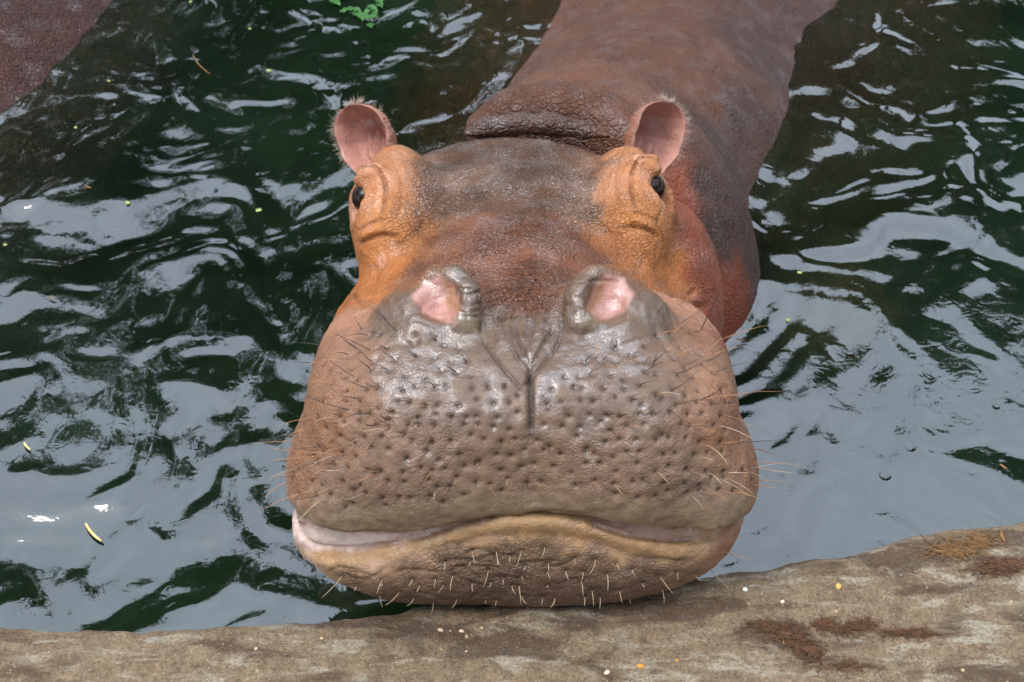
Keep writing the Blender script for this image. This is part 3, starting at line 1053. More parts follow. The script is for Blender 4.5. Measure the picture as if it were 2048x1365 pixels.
# displacement
HGT = np.zeros(nv, dtype=np.float32)
m_ = slice(0, k0)
HGT[m_] += fbm(V[m_] * 38, 2) * .0013 + noise3(V[m_] * 95) * .0008 + fbm(V[m_] * 11 + 3, 2) * .0025
for L, r, h, taper in STROKES:
    if len(L) < 2: continue
    I, d, t = near(L, r * 2.6)
    e = np.exp(-(d / r) ** 2)
    if taper: e = e * np.clip(np.minimum(t, 1 - t) * 5 + .25, 0, 1)
    HGT[I] += h * e
    if h < 0 and r < .0045:                          # folds painted darker, their shade put into the colour
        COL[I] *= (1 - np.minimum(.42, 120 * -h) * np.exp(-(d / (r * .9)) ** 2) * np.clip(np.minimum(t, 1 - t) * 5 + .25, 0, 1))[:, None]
for (l, n_, k, px_, py_) in PORE3:
    I, d, _ = near(np.array([l, l + 1e-5]), .015)
    s_ = 1.0 if k == 0 else .7
    HGT[I] -= s_ * (.0024 * np.exp(-(d / .0028) ** 2) + .0017 * np.exp(-(d / .0070) ** 2))
    COL[I] *= (1 - .78 * s_ * np.exp(-(d / .0019) ** 2))[:, None]
V = V + NRM * HGT[:, None]
hm.vertices.foreach_set('co', V.ravel())
hm.update()
lum = COL @ np.array([.25, .6, .15])
COL = np.clip(lum[:, None] + (COL - lum[:, None]) * 1.24, .004, .95)
big = fbm(V * 7 + 1.3, 2)
COL = COL * (1 + .13 * fbm(V * 45 + 9, 2) + .08 * big)[:, None]
WET = WET + .6 * fbm(V * 30 + 4, 3)
WRK[nh_:k0] *= 1.0
WET[nh_:k0] = WET[nh_:k0] * .5 + .18
WRK = WRK * np.clip(.78 + .8 * fbm(V * 14 + 2, 2), .3, 1.2)
set_attr(hm, 'col', COL * .59, 'FLOAT_COLOR')
set_attr(hm, 'wet', WET)
set_attr(hm, 'wrinkle', WRK)
CELL = np.ones(nv); CELL[nh_:k0] = .58
set_attr(hm, 'cell', CELL)
print('displaced', _t.time() - _t0)

# ---- eyes
t = NT('eye_dark_brown')
tc = t.node('TexCoord')
f_, _ = t.noise(tc.outputs['Object'], 180, 4)
t.put(t.b.inputs['Base Color'], t.mix(f_, (.004, .003, .003), (.030, .012, .007)))
t.b.inputs['Roughness'].default_value = .06
t.b.inputs['Specular IOR Level'].default_value = .22
M_EYE = t.m
for s in (-1, 1):
    c = at(*EYE[s])
    bm = bmesh.new(); bmesh.ops.create_uvsphere(bm, u_segments=40, v_segments=24, radius=.0205)
    co = np.array([v.co for v in bm.verts]); fc = [[v.index for v in f.verts] for f in bm.faces]
    co = co * (1 + .05 * np.exp(-((co - np.array([s * .014, -.016, .008])) ** 2).sum(1) / .010 ** 2))[:, None]
    bm.free()
    q4 = np.array([f for f in fc if len(f) == 4]); q3 = np.array([f for f in fc if len(f) == 3])
    o = mesh_np('eye', co, [q4, q3], M_EYE, hippo)
    o.location = Vector(c); o.matrix_parent_inverse = UNP

# ---- bristles
def hairs(name, items, parent, sides=4, segs=6):
    """items: root, dir, bend, length, radius, rgb root, rgb tip"""
    vs, fs, cs, o = [], [], [], 0
    for (p, d, b, ln, r, c0, c1) in items:
        d = d / np.linalg.norm(d)
        n1 = np.cross(d, [0.31, .2, .93]); n1 /= np.linalg.norm(n1)
        for k in range(segs + 1):
            t_ = k / segs
            ctr_ = p + d * ln * t_ + b * ln * t_ * t_
            dd = d + 2 * b * t_; dd = dd / np.linalg.norm(dd)
            m1 = n1 - dd * (n1 @ dd); m1 /= np.linalg.norm(m1); m2 = np.cross(dd, m1)
            rr = r * (1 - .85 * t_ ** 1.5)
            for j in range(sides):
                a_ = 2 * math.pi * j / sides
                vs.append(ctr_ + rr * (m1 * math.cos(a_) + m2 * math.sin(a_)))
                cs.append(c0 * (1 - t_) + c1 * t_)
            if k:
                for j in range(sides):
                    fs.append((o + (k - 1) * sides + j, o + (k - 1) * sides + (j + 1) % sides, o + k * sides + (j + 1) % sides, o + k * sides + j))
        o += (segs + 1) * sides
    ob = mesh_np(name, np.array(vs), np.array(fs), M_HAIR, parent)
    set_attr(ob.data, 'col', np.array(cs), 'FLOAT_COLOR')
    return ob


GOLD, PALE, DARK, RED = lin((196, 140, 84)), lin((222, 196, 158)), lin((48, 34, 28)), lin((132, 78, 48))
items, chin = [], []
for (l, n_, k, px_, py_) in PORE3:
    side = (px_ - 1052) / 470.0
    root = l - n_ * .0015
    if k == 0:
        if rng.random() > .35 + .65 * abs(side): continue
        ln = (.007 + .026 * abs(side) ** 1.2) * rng.uniform(.55, 1.4)
        d = n_ * (.55 + .25 * (1 - abs(side))) + np.array([np.sign(side) * .9 * min(1, abs(side) * 1.6), 0, 0]) + UPV * (.25 * np.clip((850 - py_) / 150, -1.2, 1.0)) + rng.normal(size=3) * .12
        dark = rng.random() < (.75 if py_ < 830 else .25)
        c0 = DARK; c1 = DARK * 1.4 if dark else (GOLD if rng.random() < .6 else PALE)
        if not dark and rng.random() < .6: c0 = RED
        items.append((root, d, rng.normal(size=3) * .26 - np.array([0, 0, .16]), ln, rng.uniform(.00045, .00075), c0, c1))
        if rng.random() < .18:
            items.append((root, d + rng.normal(size=3) * .3, rng.normal(size=3) * .15, ln * .7, .0004, c0, c1))
    else:
        ln = (.008 + .008 * abs(side)) * rng.uniform(.7, 1.5)
        d = n_ * .6 - UPV * .75 + np.array([side * .7, 0, 0]) + rng.normal(size=3) * .12
        chin.append((root, d, rng.normal(size=3) * .28, ln * rng.choice([.6, 1, 1.2]), rng.uniform(.0005, .0008), lin((150, 120, 90)), PALE))
# longer stiff bristles beside the nostrils and on the silhouette
LONG = [((795, 664), (-62, 60), .060, DARK), ((772, 640), (-16, 22), .022, DARK), ((724, 660), (-14, 22), .020, DARK), ((742, 700), (-52, 22), .045, DARK), ((655, 640), (-70, 8), .05, RED),
        ((640, 690), (-30, 4), .03, DARK), ((636, 727), (-28, 2), .028, DARK), ((606, 780), (-55, 0), .045, DARK), ((594, 866), (-48, -10), .04, DARK),
        ((1316, 624), (14, 20), .022, DARK), ((1354, 652), (66, 45), .060, DARK), ((1352, 665), (70, 66), .07, RED), ((1402, 660), (32, 66), .06, DARK), ((1440, 680), (70, 25), .055, GOLD),
        ((1462, 676), (80, -10), .085, RED), ((1470, 720), (45, -12), .045, DARK), ((1470, 790), (72, 14), .06, RED), ((1490, 845), (52, -2), .045, GOLD), ((1500, 860), (40, 0), .03, DARK),
        ((1505, 925), (75, 2), .06, GOLD), ((1508, 935), (60, -12), .05, PALE), ((1500, 895), (46, -10), .035, RED), ((1505, 970), (38, -4), .03, GOLD), ((1400, 720), (60, 20), .05, GOLD), ((1410, 800), (55, 14), .045, GOLD),
        ((700, 820), (-50, 12), .04, DARK), ((690, 910), (-60, 4), .05, GOLD), ((640, 915), (-60, 2), .05, GOLD), ((590, 950), (-32, 2), .03, GOLD), ((585, 905), (-30, 6), .028, GOLD),
        ((600, 1130), (-36, -22), .03, GOLD), ((620, 1150), (-40, -28), .03, PALE), ((640, 1165), (-42, -30), .03, GOLD), ((665, 1180), (-38, -34), .028, PALE), ((690, 1190), (-32, -34), .026, PALE), ((730, 1200), (-30, -36), .026, PALE),
        ((1400, 1160), (40, -34), .035, PALE), ((1420, 1140), (42, -36), .03, PALE), ((1380, 1180), (30, -30), .028, PALE), ((1440, 1105), (46, -2), .035, GOLD)]
for (p, dd, ln, c) in LONG:
    l, n_ = cast(*p)
    if l is None:
        continue
    d = np.array([1.0, 0, 0]) * dd[0] + UPV * dd[1]
    d = d / np.linalg.norm(d) + n_ * .22
    items.append((l - n_ * .001, d, np.array([0, 0, -.14]) + rng.normal(size=3) * .06, ln, .00062, DARK if c is DARK else RED, c * 1.0 if c is not DARK else DARK * 1.6))
tag(hairs('muzzle_bristles', items, hippo), kind='stuff').matrix_parent_inverse = UNP
tag(hairs('chin_bristles', chin, hippo), kind='stuff').matrix_parent_inverse = UNP
fuzz = []
for s in (-1, 1):
    for (p, Wd, T, Fd, u_, v_) in EARS[s][3]:
        if v_ < .15: continue
        for j in range(3):
            d = Wd * u_ * 1.0 + T * (v_ - .35) * 1.1 + rng.normal(size=3) * .28
            fuzz.append((p + rng.normal(size=3) * .001 - Fd * .002, d, rng.normal(size=3) * .2, rng.uniform(.005, .013), .00022, lin((190, 150, 130)), lin((225, 205, 185))))
tag(hairs('ear_fuzz', fuzz, hippo, 3, 3), kind='stuff').matrix_parent_inverse = UNP
print('hippo done', _t.time() - _t0)
#SETTING
# ------------------------------------------------------------------ pool edge
LZ = .180
EDGE_PX = [(-400, 1215), (-150, 1222), (0, 1236), (100, 1243), (190, 1251), (300, 1246), (420, 1243), (520, 1237), (640, 1226), (760, 1205), (900, 1185), (1100, 1170), (1300, 1150), (1460, 1131), (1560, 1122), (1650, 1108), (1720, 1092), (1790, 1068), (1850, 1050), (1930, 1040), (2048, 1034), (2300, 1030)]
EP = np.array([at_z(p[0], p[1], LZ)[:2] for p in EDGE_PX])
lx = grid_axis(-6.5, -.62, .75, 7.5, .0030, 1.08, .25)
tt_ = np.concatenate([np.array([-.35, -.25, -.18, -.12, -.08, -.05, -.03]), np.linspace(-.018, .0, 7), np.arange(.0025, .22, .0026), np.geomspace(.225, 1.2, 24)])
YE = np.interp(lx, EP[:, 0], EP[:, 1]) + fbm(np.stack([lx * 16, lx * 0, lx * 0 + 3], -1), 4) * .006
X2, T2 = np.meshgrid(lx, tt_, indexing='ij')
down = np.clip(-T2, 0, None)
Yl = YE[:, None] - np.clip(T2, 0, None) + np.minimum(down * .9, .022) * 1.0
Zl = LZ - np.where(T2 < 0, down * 1.55, 0) - .016 * np.exp(-np.clip(T2, 0, None) / .012)
pts_ = np.stack([X2, Yl, Zl], -1)
rise = np.clip((X2 - .42) / .25, 0, 1) * np.exp(-((T2 - .05) / .08) ** 2) * .012
nzv = fbm(pts_ * np.array([7, 13, 7.]), 3) * .006 + fbm(pts_ * 34, 3) * .0022 + fbm(pts_ * 150, 2) * .0011
under = np.exp(-((X2 - .0) / .17) ** 4) * np.exp(-((T2 - .0) / .06) ** 2) * .012
fade = np.clip(1 - (np.abs(X2) - 1.2) / .6, .2, 1)
Zl = Zl + nzv * fade + rise - under
idx = np.arange(X2.size).reshape(X2.shape)
q = np.stack([idx[:-1, :-1], idx[:-1, 1:], idx[1:, 1:], idx[1:, :-1]], -1).reshape(-1, 4)[:, ::-1]
ledge = mesh_np('pool_ledge', np.stack([X2, Yl, Zl], -1).reshape(-1, 3), q[:, ::-1], M_LEDGE)
tag(ledge, 'rough tan concrete pool edge with brown wet stains under the chin', 'ledge')
LEDGE_Z = (lx, tt_, YE, Zl)


def ledge_pt(px, py):
    """where a photo ray meets the top of the pool edge"""
    bpy_ok, loc, nor, _ = ledge.ray_cast(Vector(C0), Vector(ray(px, py)).normalized())
    return np.array(loc) if bpy_ok else at_z(px, py, LZ)


# ------------------------------------------------------------------ ground and pool basin
M_GROUND = simple_mat('bare_earth', (.16, .12, .08), .9, .35, 3)
M_BASIN = simple_mat('algae_concrete', (.05, .085, .035), .9, .5, 4)
gX = [-60, -5.5, 6.5, 60]; gY = [-60, -.1, 6.2, 60]
gv, gq = [], []
for i in range(3):
    for j in range(3):
        if i == 1 and j == 1: continue
        o = len(gv)
        gv += [(gX[i], gY[j], .17), (gX[i + 1], gY[j], .17), (gX[i + 1], gY[j + 1], .17), (gX[i], gY[j + 1], .17)]
        gq.append((o, o + 1, o + 2, o + 3))
tag(mesh_np('ground', np.array(gv), np.array(gq), M_GROUND, smooth=False), kind='structure')
x0, x1, y0, y1, zb = -5.5, 6.5, .85, 6.2, -1.2
bv_ = [(x0, y0, zb), (x1, y0, zb), (x1, y1, zb), (x0, y1, zb), (x0, y0, .168), (x1, y0, .168), (x1, y1, .168), (x0, y1, .168)]
bq_ = [(0, 1, 2, 3), (1, 5, 6, 2), (2, 6, 7, 3), (3, 7, 4, 0), (0, 4, 5, 1)]
tag(mesh_np('pool_basin', np.array(bv_), np.array(bq_), M_BASIN, smooth=False), kind='structure')


# ------------------------------------------------------------------ second hippo, mostly out of the frame
M2 = rotz(R(4))
def f_hippo2(P):
    P = np.asarray(P, dtype=np.float32)
    f = ell(P, (-1.33, 2.9, -.30), (.62, 1.06, .50), M2)
    f = smin(f, ell(P, (-1.38, 2.15, -.45), (.52, .55, .50)), .15)
    f = smin(f, ell(P, (-1.40, 3.85, -.28), (.34, .50, .38)), .15)
    f = smin(f, ell(P, (-1.42, 4.30, -.12), (.25, .36, .22)), .10)
    f = smin(f, ell(P, (-1.42, 4.62, -.14), (.27, .17, .18)), .08)
    for s in (-1, 1):
        f = smin(f, ell(P, (-1.42 + s * .15, 4.28, .08), (.05, .07, .06)), .03)
        f = smin(f, ell(P, (-1.42 + s * .10, 4.70, .02), (.05, .06, .05)), .03)
        f = smin(f, ell(P, (-1.42 + s * .20, 4.12, .12), (.035, .02, .06)), .02)
    for cx_, cy_ in ((-1.65, 2.1), (-1.08, 2.1), (-1.68, 3.6), (-1.10, 3.6)):
        f = smin(f, capsule(P, (cx_, cy_, -.5), (cx_, cy_, -1.16), .17, .13), .10)
    return f


ax_ = grid_axis(-2.1, -1.3, -.75, -.6, .02, 1.08, .04)
ay_ = grid_axis(1.4, 2.0, 3.0, 5.0, .02, 1.08, .04)
az_ = grid_axis(-1.3, -.25, .3, .32, .02, 1.08, .04)
c2, q2 = surface_nets(f_hippo2, ax_, ay_, az_)
c2, q2 = catmull(c2, q2)
h2 = empty('hippopotamus', (-1.4, 2.9, -1.2))
tag(h2, 'reddish brown back of another hippopotamus, only its wet flank showing', 'hippopotamus')
b2 = mesh_np('body', c2, q2, M_SKIN, h2)
b2.matrix_parent_inverse = Matrix.Translation((1.4, -2.9, 1.2))
set_attr(b2.data, 'col', lin((100, 56, 42))[None] * (.55 * (1 + .3 * fbm(c2 * 14, 3)))[:, None], 'FLOAT_COLOR')
set_attr(b2.data, 'wet', .35 + .6 * fbm(c2 * 20, 2)); set_attr(b2.data, 'wrinkle', np.full(len(c2), 1.2)); set_attr(b2.data, 'cell', np.full(len(c2), .6))

# ------------------------------------------------------------------ water
wx = grid_axis(-5.5, -1.25, 1.35, 6.5, .0062, 1.06, .10)
wy = grid_axis(.86, .90, 3.15, 6.2, .0062, 1.06, .10)
X2, Y2 = np.meshgrid(wx, wy, indexing='ij')
sh = X2.shape
P2 = np.stack([X2, Y2, np.zeros(sh)], -1).reshape(-1, 3).astype(np.float32)
wp = np.stack([fbm(P2 * 3.1 + 40, 2), fbm(P2 * 3.1 + 80, 2), np.zeros(len(P2))], -1) * .22
h_ = noise3((P2 + wp) * 4.2 + 2.7) * .0165
wp2 = wp + np.stack([fbm(P2 * 9 + 11, 2), fbm(P2 * 9 + 51, 2), np.zeros(len(P2))], -1) * .055
h_ = h_ + noise3((P2 + wp2) * 11 + 9.1) * .0052 + noise3((P2 + wp2) * 24 + 1.7) * .0017 + noise3((P2 + wp2 * 1.6) * 52 + 6.2) * .00035
calm = np.clip(.95 + 1.0 * noise3(P2 * 1.7 + 31), .6, 1.15)             # livelier and calmer stretches
lee = 1 - .5 * np.clip((P2[:, 0] - .1) / .25, 0, 1) * np.clip((2.1 - P2[:, 1]) / .4, 0, 1)      # sheltered stretch beside the head
h_ = h_ * calm * lee
nearP = (P2[:, 0] > -1.4) & (P2[:, 0] < 1.5) & (P2[:, 1] < 3.4)
dd = np.full(len(P2), 9.0, dtype=np.float32)
dd[nearP] = np.minimum(np.minimum(f_body(P2[nearP]), f_head(P2[nearP])), f_hippo2(P2[nearP]))
dpos = np.clip(dd, 0, None)
h_ = h_ * (1 - .55 * np.exp(-dpos / .06)) + .0055 * np.exp(-dpos / .011) + .0016 * np.sin(dpos * 105 + 6 * noise3(P2 * 5)) * np.exp(-dpos / .10)
P2[:, 2] = h_
# real water body: top sheet, sides and a bottom under the basin floor
idx = np.arange(P2.shape[0]).reshape(sh)
q = np.stack([idx[:-1, :-1], idx[1:, :-1], idx[1:, 1:], idx[:-1, 1:]], -1).reshape(-1, 4)
rim = np.concatenate([idx[:, 0], idx[-1, 1:], idx[::-1, -1][1:], idx[0, ::-1][1:-1]])
low = P2[rim].copy(); low[:, 2] = -1.3
n0 = len(P2)
r2 = np.arange(len(rim)) + n0
side = np.stack([rim, r2, np.roll(r2, -1), np.roll(rim, -1)], -1)
allv = np.concatenate([P2, low, [[.5, 4.2, -1.3]]])
bot = np.stack([r2, np.full(len(r2), len(allv) - 1), np.roll(r2, -1)], -1)
water = mesh_np('water', allv, [q, side, bot], M_WATER)
tag(water, kind='structure')

# ------------------------------------------------------------------ trees round the pool (mirrored in the water; those behind the camera added to block light)
M_BARK = simple_mat('bark', (.09, .06, .04), .9, .4, 12)
M_LEAF = {}
for nm, c in (('leaf_dark', (.030, .060, .018)), ('leaf_mid', (.050, .085, .025))):
    M_LEAF[nm] = simple_mat(nm, c, .55, .45, 3)


def make_tree(seed, hgt, rad, leafmat, label):
    r = np.random.default_rng(seed)
    root = empty('shade_tree')
    tag(root, label, 'tree', 'shade trees standing round the pool')
    vs, fs = [], []
    def limb(a, b, ra, rb, n=7):
        o = len(vs); a = np.array(a, float); b = np.array(b, float)
        d = (b - a) / np.linalg.norm(b - a); u = np.cross(d, [.3, .8, .5]); u /= np.linalg.norm(u); w = np.cross(d, u)
        for k in range(5):
            t_ = k / 4; c = a + (b - a) * t_ + np.array([math.sin(t_ * 5 + seed), math.cos(t_ * 4), 0]) * .06 * hgt * .1
            for j in range(n):
                an = 2 * math.pi * j / n
                vs.append(c + (ra + (rb - ra) * t_) * (u * math.cos(an) + w * math.sin(an)))
            if k:
                for j in range(n): fs.append((o + (k - 1) * n + j, o + (k - 1) * n + (j + 1) % n, o + k * n + (j + 1) % n, o + k * n + j))
    limb((0, 0, -.1), (.1, 0, hgt * .5), .24, .15)
    cl = []
    for k in range(13):
        an = r.uniform(0, 6.28); rr = rad * r.uniform(.15, .75); z = hgt * r.uniform(.45, .92)
        c = np.array([math.cos(an) * rr, math.sin(an) * rr, z]); cl.append((c, rad * r.uniform(.28, .5)))
        limb((.1, 0, hgt * r.uniform(.3, .5)), c, .09, .03, 5)
    mesh_np('trunk', np.array(vs), np.array(fs), M_BARK, root)
    nL = 3600
    ci = r.integers(0, len(cl), nL)
    cc = np.array([c for c, _ in cl])[ci]; cr = np.array([x for _, x in cl])[ci]
    dv = r.normal(size=(nL, 3)); dv /= np.linalg.norm(dv, axis=1)[:, None]
    p = cc + dv * (cr * r.uniform(.45, 1.08, nL) ** .6)[:, None] * np.array([1, 1, .75])
    a1 = r.normal(size=(nL, 3)); a1 /= np.linalg.norm(a1, axis=1)[:, None]
    a2 = np.cross(a1, r.normal(size=(nL, 3))); a2 /= np.linalg.norm(a2, axis=1)[:, None]
    sz = r.uniform(.10, .21, nL)[:, None]
    lv = np.stack([p - a1 * sz, p + a2 * sz * .5, p + a1 * sz, p - a2 * sz * .5], 1).reshape(-1, 3)
    mesh_np('crown', lv, np.arange(nL * 4).reshape(-1, 4), M_LEAF[leafmat], root, smooth=False)
    return root


def dup(root, loc, rz, sc, label):
    r = root.copy(); COLL.objects.link(r)
    r.location = loc; r.rotation_euler = (0, 0, rz); r.scale = (sc, sc, sc); r['label'] = label
    for ch in list(root.children):
        c = ch.copy(); COLL.objects.link(c); c.parent = r
    return r


TL = 'dark leafy shade tree out of view round the pool, there for its reflection or as an added light blocker'
tA = make_tree(1, 4.7, 2.2, 'leaf_dark', TL)
tB = make_tree(2, 4.1, 2.4, 'leaf_mid', TL)
tA.location = (-2.7, 7.6, .17); tB.location = (1.6, 8.8, .17); tB.scale = (1.15, 1.15, 1.15)
for k, (src, x_, y_, rz_, sc_) in enumerate(((tA, 5.4, 7.8, 2.0, 1.15), (tB, -6.9, 6.0, 1.1, 1.15), (tA, 8.6, 5.4, 4.0, 1.15), (tB, 8.4, 1.6, 3.0, 1.2), (tA, -7.6, 2.4, 5.0, 1.15), (tB, -.4, 8.2, 2.4, 1.25), (tA, 3.2, 10.2, .7, 1.35), (tA, -4.4, 10.4, 3.7, 1.35), (tB, -3.6, -3.6, 1.9, 1.2), (tA, 1.2, -4.6, 3.3, 1.2), (tB, 5.0, -3.0, .4, 1.2))):
    dup(src, (x_, y_, .17), rz_, sc_, TL)  # the three behind the camera are added to cut ambient light

# ------------------------------------------------------------------ floating bits and litter
M_STRAW = simple_mat('dry_straw', tuple(lin((214, 190, 120))), .6, .2, 90)
M_STRAW2 = simple_mat('brown_straw', tuple(lin((128, 92, 52))), .65, .3, 90)
M_WETHAY = simple_mat('wet_hay', tuple(lin((92, 58, 28))), .45, .4, 120)
M_BUD = simple_mat('yellow_green_petal', tuple(lin((150, 160, 84))), .5, .2, 90)
M_WEED = simple_mat('green_weed', tuple(lin((46, 92, 30))), .5, .35, 60)


def strip(name, a, b, w, mat, bend=.06, th=.35, parent=None, up=np.array([0, 0, 1.0])):
    """a flattened stalk with blunt split ends between two points"""
    a = np.array(a, float); b = np.array(b, float)
    d = b - a; ln = np.linalg.norm(d); d /= ln
    sd = np.cross(d, up); sd /= np.linalg.norm(sd); u = np.cross(sd, d)
    vs, fs = [], []
    n = 6
    for k in range(7):
        t_ = k / 6
        c = a + d * ln * t_ + (sd * math.sin(t_ * 3.1) + u * .3 * math.sin(t_ * 3.1)) * ln * bend
        ww = w * (1 - .25 * abs(t_ - .5)) * (.75 if k in (0, 6) else 1)
        for j in range(n):
            an = 2 * math.pi * j / n
            vs.append(c + sd * ww * math.cos(an) + u * ww * th * math.sin(an))
        if k:
            for j in range(n): fs.append((6 * (k - 1) + j, 6 * (k - 1) + (j + 1) % n, 6 * k + (j + 1) % n, 6 * k + j))
    vs += [a, b]
    cap = [((j + 1) % n, j, 42) for j in range(n)] + [(36 + j, 36 + (j + 1) % n, 43) for j in range(n)]
    return mesh_np(name, np.array(vs), [np.array(fs), np.array(cap)], mat, parent)


def wpt(px, py, dz=.004):
    p = at_z(px, py, 0.0)
    i = np.searchsorted(wx, p[0]); j = np.searchsorted(wy, p[1])
    z = h_.reshape(sh)[min(i, sh[0] - 1), min(j, sh[1] - 1)] if p[1] < wy[-1] else 0
    return np.array([p[0], p[1], z + dz])


for (p, qd, w_, m, lab) in [
    ((172, 1049), (203, 1083), .0022, M_STRAW, 'pale yellow straw afloat near the left end of the concrete edge'),
    ((52, 897), (64, 910), .0018, M_STRAW, 'short straw bit afloat in the dark ripples left of the muzzle'),
    ((100, 603), (113, 607), .0016, M_STRAW2, 'tiny brown straw bit afloat in the pool below the other hippo'),
    ((1998, 936), (2012, 946), .0020, M_STRAW2, 'short brown straw bit afloat above the right end of the concrete edge'),
    ((385, 106), (421, 150), .0012, M_STRAW2, 'thin orange-brown twig afloat beside the other hippo'),
    ((172, 383), (186, 389), .0016, M_STRAW2, 'small brown straw chip afloat below the other hippo'),
]:
    o = strip('straw_piece', wpt(*p), wpt(*qd), w_, m)
    tag(o, lab, 'straw')


def petal_cluster(name, c, r, mat, label, n=5, seed=0):
    g = np.random.default_rng(seed)
    vs, fs = [], []
    for k in range(n):
        an = 6.28 * k / n + g.uniform(-.3, .3)
        d = np.array([math.cos(an), math.sin(an), .15]); sd = np.array([-math.sin(an), math.cos(an), 0])
        o = len(vs); ln = r * g.uniform(.7, 1.2)
        for (t_, w2, z) in ((0, .1, .0), (.35, .42, .25), (.75, .40, .30), (1, .08, .15)):
            for s_ in (-1, 0, 1):
                vs.append(np.array(c) + d * ln * t_ + sd * s_ * w2 * r + np.array([0, 0, r * (z - .18 * abs(s_))]))
        for i in range(3):
            for j in range(2): fs.append((o + i * 3 + j, o + i * 3 + j + 1, o + i * 3 + j + 4, o + i * 3 + j + 3))
    ob = mesh_np(name, np.array(vs), np.array(fs), mat)
    return tag(ob, label, 'petal', 'yellow-green petals afloat on the pool')


for k, p in enumerate([(538, 138), (516, 417), (258, 416), (152, 259), (218, 164), (381, 6), (10, 489), (1599, 547), (500, 60), (1577, 640)]):
    petal_cluster('floating_petal', wpt(p[0], p[1], .001), .0055 if k < 3 else .0038, M_BUD, 'tiny yellow-green petal cluster floating on the dark pool', 5, k)

# leafy weed at the far side
wr_ = empty('water_weed', wpt(700, -10))
tag(wr_, 'bright green leafy weed floating behind the left ear', 'weed')
g = np.random.default_rng(5)
for k in range(22):
    _x = g.uniform(650, 775)
    p = wpt(_x, g.uniform(-40, 8) + (_x - 650) * .33 + g.uniform(-12, 12), .004)
    an = g.uniform(0, 6.28); d = np.array([math.cos(an), math.sin(an), .1]); sd = np.array([-math.sin(an), math.cos(an), 0]); L_ = g.uniform(.020, .040)
    vs, fs = [], []
    for i in range(7):
        t_ = i / 6
        ww = L_ * .30 * math.sin(math.pi * min(.97, t_ * .9 + .06)) * (1 + .22 * (-1) ** i)
        for s_ in (-1, 0, 1):
            vs.append(p + d * L_ * t_ + sd * s_ * ww + np.array([0, 0, .004 * math.sin(t_ * 3) - .003 * (1 - abs(s_)) + g.normal() * .0012]))
    for i in range(6):
        for j in range(2): fs.append((i * 3 + j, i * 3 + j + 1, i * 3 + j + 4, i * 3 + j + 3))
    o = mesh_np('leaf', np.array(vs), np.array(fs), M_WEED, wr_)
    o.matrix_parent_inverse = Matrix.Translation(-wr_.location)

# bubbles
t = NT('bubble_film')
tc = t.node('TexCoord'); f_, _ = t.noise(tc.outputs['Object'], 200, 2)
t.put(t.b.inputs['Base Color'], t.mix(f_, (.9, .93, .95), (1, 1, 1)))
t.b.inputs['Transmission Weight'].default_value = 1.0
t.b.inputs['IOR'].default_value = 1.15
t.b.inputs['Roughness'].default_value = .02
M_BUB = t.m
for (p, r_) in (((1822, 897), .0075), ((1771, 951), .0085), ((1702, 707), .007), ((1992, 815), .006), ((2003, 930), .007), ((1862, 905), .004)):
    c = wpt(*p, -.001)
    bm = bmesh.new(); bmesh.ops.create_uvsphere(bm, u_segments=24, v_segments=14, radius=r_)
    bmesh.ops.bisect_plane(bm, geom=bm.verts[:] + bm.edges[:] + bm.faces[:], plane_co=(0, 0, -r_ * .2), plane_no=(0, 0, -1), clear_outer=True)
    for v in bm.verts: v.co.z *= .8
    me = bpy.data.meshes.new('bubble'); bm.to_mesh(me); bm.free()
    for pl in me.polygons: pl.use_smooth = True
    o = bpy.data.objects.new('bubble', me); me.materials.append(M_BUB); COLL.objects.link(o); o.location = Vector(c)
    tag(o, 'clear air bubble sitting on the water right of the muzzle', 'bubble', 'bubbles on the water')

# litter on the pool edge
def hay_clump(spots, n, seed, label, mat, ln=(.006, .024)):
    g = np.random.default_rng(seed)
    c0_ = ledge_pt(*spots[0][:2])
    root = empty('hay_clump', c0_); tag(root, label, 'hay')
    vs, fs = [], []
    for k in range(int(n * 2.6)):
        sp = spots[g.integers(0, len(spots))]
        c = ledge_pt(sp[0] + g.normal() * sp[2], sp[1] + g.normal() * sp[3])
        an = g.normal() * .9 + sp[4]
        d = np.array([math.cos(an), math.sin(an) * .8, g.normal() * .10]); L_ = g.uniform(*ln); w_ = g.uniform(.00018, .00048)
        sd = np.array([-math.sin(an), math.cos(an), 0]); b = g.normal() * .25
        o = len(vs); z0 = g.uniform(-.0005, .0022)
        for i in range(5):
            t_ = i / 4 - .5
            p = c + d * L_ * t_ + sd * b * L_ * (t_ * t_ - .25) + np.array([0, 0, z0 + .002 * (1 - 4 * t_ * t_)])
            for (sx, sz) in ((-1, 0), (0, .8), (1, 0), (0, -.8)): vs.append(p + sd * w_ * sx + np.array([0, 0, w_ * sz]))
            if i:
                for j in range(4): fs.append((o + (i - 1) * 4 + j, o + (i - 1) * 4 + (j + 1) % 4, o + i * 4 + (j + 1) % 4, o + i * 4 + j))
    ob = mesh_np('fibres', np.array(vs), np.array(fs), mat, root)
    ob.matrix_parent_inverse = Matrix.Translation(-root.location)
    tag(ob, kind='stuff')


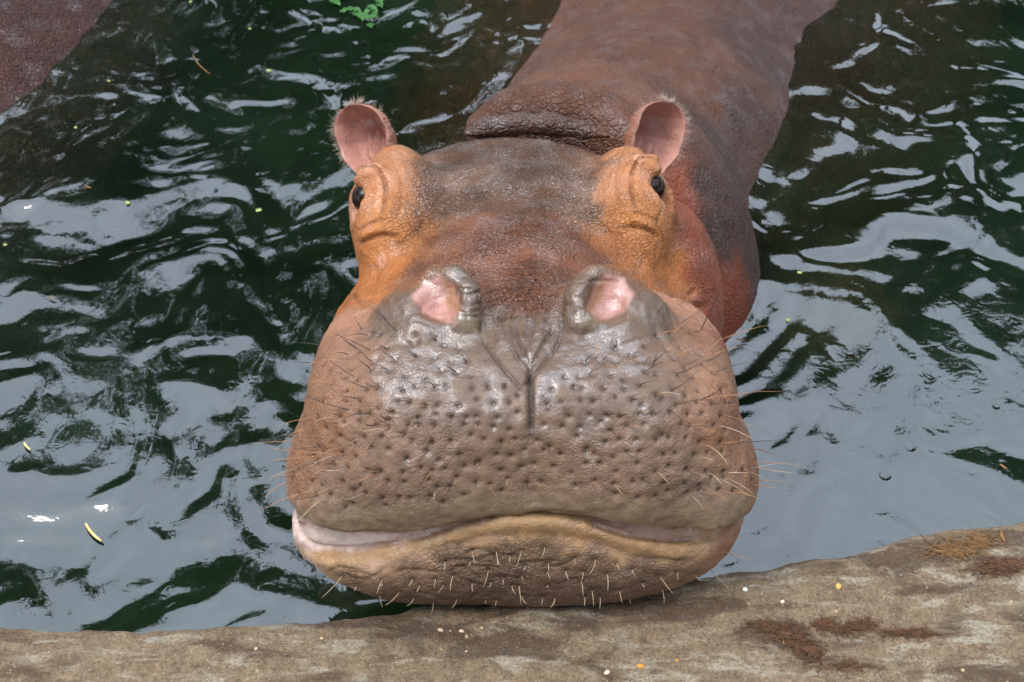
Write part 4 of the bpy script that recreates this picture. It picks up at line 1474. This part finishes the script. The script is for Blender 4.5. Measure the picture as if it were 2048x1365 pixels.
hay_clump([(1545, 1255, 26, 6, .1), (1580, 1275, 22, 9, -.6), (1600, 1295, 14, 8, -.9), (1625, 1310, 8, 8, 1.2)], 190, 1, 'dark wet brown hay smear on the concrete, largest of the wet patches', M_WETHAY)
hay_clump([(1650, 1250, 14, 5, .2), (1690, 1262, 22, 5, 0), (1730, 1250, 16, 5, .2)], 110, 2, 'small wet hay scraps beside the largest wet patch', M_WETHAY)
hay_clump([(1800, 1268, 22, 3, .1), (1840, 1268, 12, 4, .1)], 60, 3, 'thin trail of wet hay at the far end of the wet patches', M_WETHAY)
hay_clump([(1985, 1140, 24, 9, 0), (2010, 1132, 20, 6, .3)], 130, 4, 'brown hay tuft lying on the raised end of the pool edge', M_WETHAY)
hay_clump([(1930, 1098, 24, 8, .2), (1900, 1105, 18, 4, 0), (1960, 1085, 14, 6, .5)], 70, 6, 'loose golden hay strands on the raised end of the pool edge', M_STRAW2, (.018, .05))
hay_clump([(1690, 1335, 30, 6, -.4)], 40, 8, 'faint scatter of hay crumbs low on the concrete', M_WETHAY, (.006, .016))

for (p, qd, w_, m, lab) in [
    ((2004, 1062), (2010, 1085), .0022, M_STRAW2, 'stubby brown straw standing out on the raised end of the pool edge'),
    ((1573, 1248), (1568, 1290), .0007, M_STRAW, 'thin pale straw lying across the largest wet hay patch'),
    ((1840, 1070), (1905, 1108), .0009, M_WETHAY, 'curved dark twig on the raised end of the pool edge'),
    ((1790, 1128), (1835, 1148), .0008, M_WETHAY, 'short dark twig on the bare slope of the pool edge'),
    ((1770, 1137), (1776, 1144), .0010, M_WETHAY, 'tiny dark stalk on the bare slope of the pool edge'),
]:
    A_, B_ = ledge_pt(*p), ledge_pt(*qd)
    tag(strip('straw_piece', A_ + [0, 0, w_ * .5], B_ + [0, 0, w_ * .5], w_, m, .10, .6), lab, 'straw')


def pebble(px, py, r, rgb, label, seed):
    g = np.random.default_rng(seed)
    bm = bmesh.new(); bmesh.ops.create_icosphere(bm, subdivisions=2, radius=1)
    co = np.array([v.co for v in bm.verts]); fc = np.array([[v.index for v in f.verts] for f in bm.faces]); bm.free()
    co = co * (1 + .35 * noise3(co * 1.3 + seed * 3.1))[:, None] * np.array([1, g.uniform(.6, .9), .5]) * r
    o = mesh_np('pebble', co, fc, simple_mat('pebble_%d' % seed, tuple(lin(rgb)), .7, .25, 200))
    o.location = Vector(ledge_pt(px, py)) + Vector((0, 0, r * .15)); o.rotation_euler = (0, 0, g.uniform(0, 3))
    tag(o, label, 'pebble')


for k, (x_, y_, r_, c_, l_) in enumerate([
    (1281, 1333, .0042, (206, 136, 52), 'orange pebble, the larger of two set in the concrete below the chin'),
    (1354, 1322, .0026, (200, 130, 60), 'small orange pebble set in the concrete right of the larger orange one'),
    (1214, 1346, .0040, (214, 190, 160), 'pale rounded pebble at the front of the concrete below the chin'),
    (1677, 1174, .0042, (200, 156, 84), 'tan pebble on the pale worn strip right of the chin'),
    (1490, 1180, .0034, (226, 220, 204), 'white chip of stone on the pale strip beside the chin'),
    (1008, 1300, .0034, (70, 66, 62), 'dark grey stone chip on the concrete below the chin'),
    (881, 1261, .0034, (190, 160, 128), 'flat tan pebble just below the left of the chin'),
    (923, 1263, .0030, (204, 176, 146), 'small pale pebble just below the middle of the chin'),
    (1565, 1204, .0026, (226, 206, 176), 'cream speck of stone on the edge of the brown stain'),
]):
    pebble(x_, y_, r_, c_, l_, k + 1)
print('all done', _t.time() - _t0)
